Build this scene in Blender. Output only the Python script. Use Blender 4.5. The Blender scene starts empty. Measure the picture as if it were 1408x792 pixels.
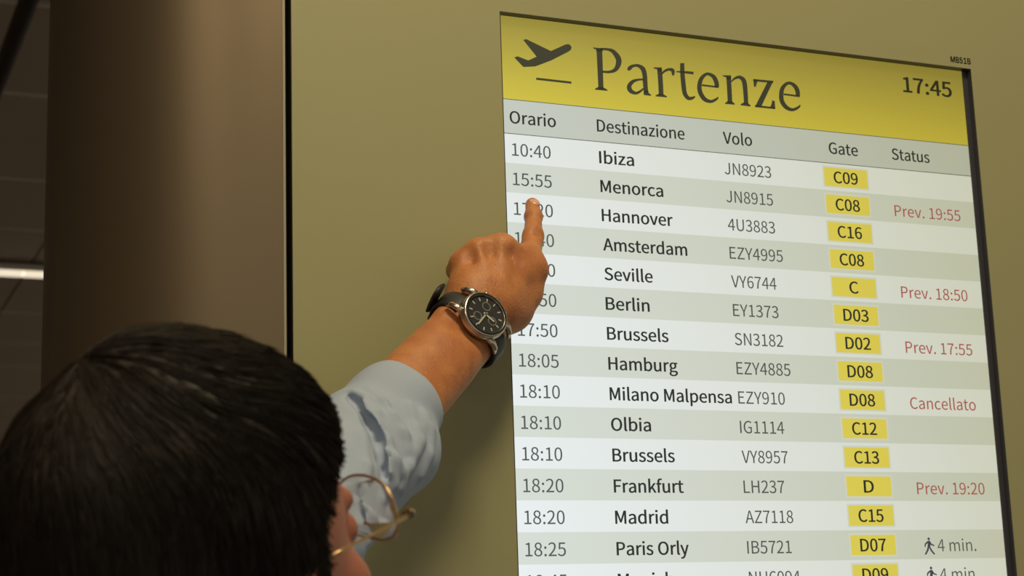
import bpy, bmesh, math, random, json
import numpy as np
from mathutils import Vector, Matrix
PI = math.pi
random.seed(7)
C = bpy.context.scene.collection
sc = bpy.context.scene

# ---------------------------------------------------------------- camera
CAM = Vector((-0.6304, -1.4700, 1.5800))
RT = Vector((0.92034, -0.38977, -0.03241)); UP = Vector((-0.05008, -0.19961, 0.97860)); FW = Vector((0.38790, 0.89902, 0.20323))
FPX = 2334.5
cd = bpy.data.cameras.new('camera'); cam = bpy.data.objects.new('camera', cd); C.objects.link(cam)
cam.matrix_world = Matrix(((RT.x, UP.x, -FW.x, CAM.x), (RT.y, UP.y, -FW.y, CAM.y), (RT.z, UP.z, -FW.z, CAM.z), (0, 0, 0, 1)))
cd.sensor_width = 36.0; cd.lens = 36.0 * FPX / 1408.0; cd.clip_start = 0.05; cd.clip_end = 100
cd.dof.use_dof = True; cd.dof.focus_distance = 1.60; cd.dof.aperture_fstop = 11.0
sc.camera = cam

# ---------------------------------------------------------------- world, lights, exposure
w = bpy.data.worlds.new('hall_air'); sc.world = w; w.use_nodes = True
w.node_tree.nodes['Background'].inputs[0].default_value = (0.86, 0.75, 0.60, 1)
w.node_tree.nodes['Background'].inputs[1].default_value = 0.46
sc.view_settings.view_transform = 'Standard'; sc.view_settings.look = 'None'
sc.view_settings.gamma = 1.0; sc.view_settings.use_curve_mapping = False
sc.view_settings.exposure = 0.0
def area(name, loc, target, sx, sy, power, col, spread=180):
    ld = bpy.data.lights.new(name, 'AREA'); ld.shape = 'RECTANGLE'; ld.size = sx; ld.size_y = sy
    ld.energy = power; ld.color = col; ld.spread = math.radians(spread)
    o = bpy.data.objects.new(name, ld); C.objects.link(o); o.location = loc
    o.rotation_euler = (Vector(target) - Vector(loc)).to_track_quat('-Z', 'Y').to_euler()
    return o
area('ceiling_lamp_light', (0.05, -1.10, 3.74), (0.1, -0.3, 0), 0.6, 0.6, 62, (1.0, 0.82, 0.50))
area('hall_lamp_light', (-1.9, -2.2, 3.72), (-0.2, -0.2, 1.6), 1.2, 0.5, 16, (1.0, 0.78, 0.50))

Z0 = 2.0674                      # height of the timetable's first line above the floor
def P(px, py, dep):              # a point seen at (px, py) at real distance dep along the view axis
    return CAM + float(dep) * (FW + (px - 704) / FPX * RT - (py - 396) / FPX * UP)
def Q(px, py, y):                # a point seen at (px, py) at real distance -y in front of the wall
    D = FW + (px - 704) / FPX * RT - (py - 396) / FPX * UP
    return CAM + D * ((y - CAM.y) / D.y)

# ---------------------------------------------------------------- materials
def mat(name, col, rough=0.5, metal=0.0, noise=None, bump=None, spec=0.5, sss=0, emit=None, es=0, trans=0, var=None, coat=0):
    m = bpy.data.materials.new(name); m.use_nodes = True; nt = m.node_tree; b = nt.nodes['Principled BSDF']
    b.inputs['Base Color'].default_value = (*col, 1); b.inputs['Roughness'].default_value = rough
    b.inputs['Metallic'].default_value = metal; b.inputs['Specular IOR Level'].default_value = spec
    b.inputs['Coat Weight'].default_value = coat
    if trans: b.inputs['Transmission Weight'].default_value = trans
    if sss:
        b.inputs['Subsurface Weight'].default_value = sss; b.inputs['Subsurface Radius'].default_value = (1.0, 0.35, 0.15)
        b.inputs['Subsurface Scale'].default_value = 0.006
    if emit: b.inputs['Emission Color'].default_value = (*emit, 1); b.inputs['Emission Strength'].default_value = es
    tc = nt.nodes.new('ShaderNodeTexCoord')
    if var:                       # (second colour, scale, (sx,sy,sz), contrast)
        mp = nt.nodes.new('ShaderNodeMapping'); mp.inputs['Scale'].default_value = var[2]
        n = nt.nodes.new('ShaderNodeTexNoise'); n.inputs['Scale'].default_value = var[1]; n.inputs['Detail'].default_value = 5
        cr = nt.nodes.new('ShaderNodeValToRGB'); cr.color_ramp.elements[0].position = 0.5 - var[3]; cr.color_ramp.elements[1].position = 0.5 + var[3]
        cr.color_ramp.elements[0].color = (*col, 1); cr.color_ramp.elements[1].color = (*var[0], 1)
        nt.links.new(tc.outputs['Object'], mp.inputs[0]); nt.links.new(mp.outputs[0], n.inputs['Vector'])
        nt.links.new(n.outputs[0], cr.inputs[0]); nt.links.new(cr.outputs[0], b.inputs['Base Color'])
    if bump:                      # (scale, (sx,sy,sz), distance, strength)
        mp = nt.nodes.new('ShaderNodeMapping'); mp.inputs['Scale'].default_value = bump[1]
        n = nt.nodes.new('ShaderNodeTexNoise'); n.inputs['Scale'].default_value = bump[0]; n.inputs['Detail'].default_value = 4
        bp = nt.nodes.new('ShaderNodeBump'); bp.inputs['Distance'].default_value = bump[2]; bp.inputs['Strength'].default_value = bump[3]
        nt.links.new(tc.outputs['Object'], mp.inputs[0]); nt.links.new(mp.outputs[0], n.inputs['Vector'])
        nt.links.new(n.outputs[0], bp.inputs['Height']); nt.links.new(bp.outputs[0], b.inputs['Normal'])
    return m
M = {}
M['wall'] = mat('wall_laminate', (0.302, 0.302, 0.158), 0.5, var=((0.312, 0.306, 0.163), 5, (1, 1, 1), 0.25), bump=(900, (1, 1, 1), 0.0002, 0.15))
M['steel'] = mat('brushed_steel', (0.205, 0.165, 0.112), 0.44, 0.86, bump=(60, (1, 1, 0.02), 0.0003, 0.12))
M['edge'] = mat('steel_edge', (0.42, 0.38, 0.28), 0.35, 0.6)
M['black'] = mat('black_gap', (0.004, 0.004, 0.004), 0.8, bump=(50, (1, 1, 1), 0.0002, 0.1))
M['bezel'] = mat('bezel_black', (0.042, 0.042, 0.055), 0.35, bump=(400, (1, 1, 1), 0.0001, 0.1))
M['ceil'] = mat('ceiling_panel', (0.48, 0.39, 0.31), 0.7, var=((0.54, 0.44, 0.35), 2, (1, 1, 1), 0.3), bump=(60, (1, 1, 1), 0.002, 0.2))
M['ceil_joint'] = mat('ceiling_joint', (0.85, 0.78, 0.68), 0.5, bump=(60, (1, 1, 1), 0.001, 0.2))
M['pipe'] = mat('dark_pipe', (0.035, 0.025, 0.018), 0.6, bump=(60, (1, 1, 1), 0.001, 0.2))
M['floor'] = mat('floor_stone', (0.16, 0.14, 0.12), 0.35, var=((0.22, 0.20, 0.17), 12, (1, 1, 1), 0.2))
M['joint'] = mat('floor_joint', (0.07, 0.06, 0.05), 0.8, var=((0.09, 0.08, 0.07), 12, (1, 1, 1), 0.2))
M['white_metal'] = mat('lamp_housing', (0.6, 0.58, 0.54), 0.5, bump=(80, (1, 1, 1), 0.0004, 0.1))
M['glow'] = mat('lamp_diffuser', (0.8, 0.75, 0.6), 0.5, emit=(1.0, 0.86, 0.62), es=2.2)
M['glow2'] = mat('strip_light_tube', (0.8, 0.75, 0.6), 0.5, emit=(1.0, 0.88, 0.66), es=0.85)
def thin_glass(name, tint, gl_):
    m = bpy.data.materials.new(name); m.use_nodes = True; nt = m.node_tree; nt.nodes.remove(nt.nodes['Principled BSDF'])
    out = nt.nodes['Material Output']; tr = nt.nodes.new('ShaderNodeBsdfTransparent'); tr.inputs[0].default_value = (*tint, 1)
    g = nt.nodes.new('ShaderNodeBsdfGlossy'); g.inputs['Roughness'].default_value = 0.03; fr = nt.nodes.new('ShaderNodeFresnel'); fr.inputs[0].default_value = gl_
    mx = nt.nodes.new('ShaderNodeMixShader'); nt.links.new(fr.outputs[0], mx.inputs[0]); nt.links.new(tr.outputs[0], mx.inputs[1]); nt.links.new(g.outputs[0], mx.inputs[2])
    nt.links.new(mx.outputs[0], out.inputs[0]); return m
M['ink'] = mat('label_ink', (0.02, 0.02, 0.02), 0.6)

def lcd(name, col, k=1.0, grad=None, dark=False):
    """a liquid-crystal picture: it gives off its own light, and less of it the more steeply it is looked at"""
    m = bpy.data.materials.new(name); m.use_nodes = True; nt = m.node_tree; b = nt.nodes['Principled BSDF']
    b.inputs['Base Color'].default_value = (0.015, 0.015, 0.015, 1); b.inputs['Roughness'].default_value = 0.45; b.inputs['Specular IOR Level'].default_value = 0.25
    lw = nt.nodes.new('ShaderNodeLayerWeight'); lw.inputs['Blend'].default_value = 0.5
    cr = nt.nodes.new('ShaderNodeValToRGB'); r = cr.color_ramp
    r.elements[0].position = 0.05; r.elements[0].color = (0.90, 0.96, 1.0, 1)
    r.elements[1].position = 0.30; r.elements[1].color = (0.52, 0.52, 0.38, 1)
    e = r.elements.new(0.10); e.color = (0.80, 0.85, 0.84, 1)
    e = r.elements.new(0.17); e.color = (0.70, 0.73, 0.66, 1)
    e = r.elements.new(0.23); e.color = (0.62, 0.63, 0.50, 1)
    nt.links.new(lw.outputs['Facing'], cr.inputs[0])
    mx = nt.nodes.new('ShaderNodeMix'); mx.data_type = 'RGBA'; mx.blend_type = 'MULTIPLY'; mx.inputs[0].default_value = 1.0
    nt.links.new(cr.outputs[0], mx.inputs[6]); mx.inputs[7].default_value = (*col, 1)
    if grad:                      # the picture on the display itself runs from one colour (bottom) to another (top)
        tc = nt.nodes.new('ShaderNodeTexCoord'); sp = nt.nodes.new('ShaderNodeSeparateXYZ'); g = nt.nodes.new('ShaderNodeValToRGB')
        g.color_ramp.elements[0].color = (*col, 1); g.color_ramp.elements[1].color = (*grad, 1)
        nt.links.new(tc.outputs['Generated'], sp.inputs[0]); nt.links.new(sp.outputs[2], g.inputs[0]); nt.links.new(g.outputs[0], mx.inputs[7])
    nt.links.new(mx.outputs[2], b.inputs['Emission Color']); b.inputs['Emission Strength'].default_value = k
    return m
M['s_white'] = lcd('screen_white', (0.97, 0.97, 0.97)); M['s_grey'] = lcd('screen_grey', (0.80, 0.81, 0.74))
M['s_head'] = lcd('screen_heading_grey', (0.70, 0.71, 0.66)); M['s_yellow'] = lcd('screen_header_yellow', (0.80, 0.64, 0.07), grad=(0.42, 0.33, 0.06))
M['s_badge'] = lcd('screen_badge_yellow', (0.98, 0.80, 0.12)); M['s_dark'] = lcd('screen_dark_text', (0.040, 0.042, 0.036))
M['s_mid'] = lcd('screen_grey_text', (0.11, 0.12, 0.11)); M['s_title'] = lcd('screen_title_text', (0.048, 0.046, 0.026))
M['s_red'] = lcd('screen_red_text', (0.55, 0.13, 0.12)); M['s_line'] = lcd('screen_line', (0.16, 0.16, 0.14)); M['s_halo'] = lcd('screen_badge_surround', (0.86, 0.86, 0.80))
M['s_man'] = lcd('screen_pictogram', (0.07, 0.07, 0.11))

# ---------------------------------------------------------------- helpers
def empty(name, loc=(0, 0, 0), label=None, cat=None, group=None, kind=None, mw=None):
    o = bpy.data.objects.new(name, None); C.objects.link(o)
    o.empty_display_size = 0.05
    if mw is not None: o.matrix_world = mw
    else: o.location = loc
    tag(o, label, cat, group, kind); return o
def tag(o, label=None, cat=None, group=None, kind=None):
    if label: o['label'] = label
    if cat: o['category'] = cat
    if group: o['group'] = group
    if kind: o['kind'] = kind
    return o
def link(name, me, m=None, parent=None, kind=None, label=None, smooth=False):
    if m is not None and not me.materials: me.materials.append(m)
    if smooth:
        for p in me.polygons: p.use_smooth = True
    o = bpy.data.objects.new(name, me); C.objects.link(o)
    if parent is not None: o.parent = parent
    if kind: o['kind'] = kind
    if label: o['label'] = label
    return o
def from_bm(name, bm, m=None, parent=None, **k):
    me = bpy.data.meshes.new(name); bmesh.ops.recalc_face_normals(bm, faces=bm.faces); bm.to_mesh(me); bm.free()
    return link(name, me, m, parent, **k)
def bbox(bm, x0, x1, y0, y1, z0, z1, bev=0):
    r = bmesh.ops.create_cube(bm, size=1.0, matrix=Matrix.Translation(((x0+x1)/2, (y0+y1)/2, (z0+z1)/2)) @ Matrix.Diagonal((x1-x0, y1-y0, z1-z0, 1)))
    if bev:
        es = list({e for v in r['verts'] for e in v.link_edges})
        bmesh.ops.bevel(bm, geom=es, offset=bev, segments=2, affect='EDGES', profile=0.5)
def box(name, x0, x1, y0, y1, z0, z1, m, parent=None, bev=0, **k):
    bm = bmesh.new(); bbox(bm, x0, x1, y0, y1, z0, z1, bev); return from_bm(name, bm, m, parent, **k)
def tube_bm(bm, pts, rad, n=10, closed=False, flat=None):
    """a tube through pts; rad a number or list; flat=(normal, ratio) squashes the section along normal"""
    pts = [Vector(p) for p in pts]; N = len(pts); rings = []; prev = None
    for i, p in enumerate(pts):
        a = pts[(i - 1) % N] if (closed or i > 0) else p; b = pts[(i + 1) % N] if (closed or i < N - 1) else p
        t = (b - a).normalized()
        if prev is None:
            u = t.orthogonal().normalized() if flat is None else (Vector(flat[0]) - t * t.dot(Vector(flat[0]))).normalized()
        else:
            u = (prev - t * t.dot(prev)).normalized() if flat is None else (Vector(flat[0]) - t * t.dot(Vector(flat[0]))).normalized()
        prev = u; v = t.cross(u); r = rad[i] if isinstance(rad, (list, tuple)) else rad
        fu = flat[1] if flat else 1.0
        rings.append([bm.verts.new(p + u * r * fu * math.cos(2*PI*j/n) + v * r * math.sin(2*PI*j/n)) for j in range(n)])
    for i in range(N if closed else N - 1):
        A, B = rings[i], rings[(i + 1) % N]
        for j in range(n): bm.faces.new((A[j], A[(j+1) % n], B[(j+1) % n], B[j]))
    if not closed:
        bm.faces.new(rings[0][::-1]); bm.faces.new(rings[-1])
def tube(name, pts, rad, m, parent=None, n=10, closed=False, flat=None, **k):
    bm = bmesh.new(); tube_bm(bm, pts, rad, n, closed, flat); return from_bm(name, bm, m, parent, smooth=True, **k)
def lathe(name, prof, m, parent=None, n=48, loc=(0, 0, 0), sx=1, sy=1, cap=True, **k):
    bm = bmesh.new(); rings = []
    for (r, z) in prof:
        rings.append([bm.verts.new((loc[0] + sx*r*math.cos(2*PI*j/n), loc[1] + sy*r*math.sin(2*PI*j/n), loc[2] + z)) for j in range(n)])
    for A, B in zip(rings, rings[1:]):
        for j in range(n): bm.faces.new((A[j], A[(j+1) % n], B[(j+1) % n], B[j]))
    if cap: bm.faces.new(rings[0][::-1]); bm.faces.new(rings[-1])
    return from_bm(name, bm, m, parent, **k)
def poly_y(name, pts, y, m, parent=None, **k):          # flat print on the display, facing the hall
    me = bpy.data.meshes.new(name); me.from_pydata([(x, y, z) for x, z in pts], [], [list(range(len(pts)))]); return link(name, me, m, parent, **k)
def rect_y(name, x0, x1, z0, z1, y, m, parent=None, **k):
    return poly_y(name, [(x0, z0), (x1, z0), (x1, z1), (x0, z1)], y, m, parent, **k)

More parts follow.
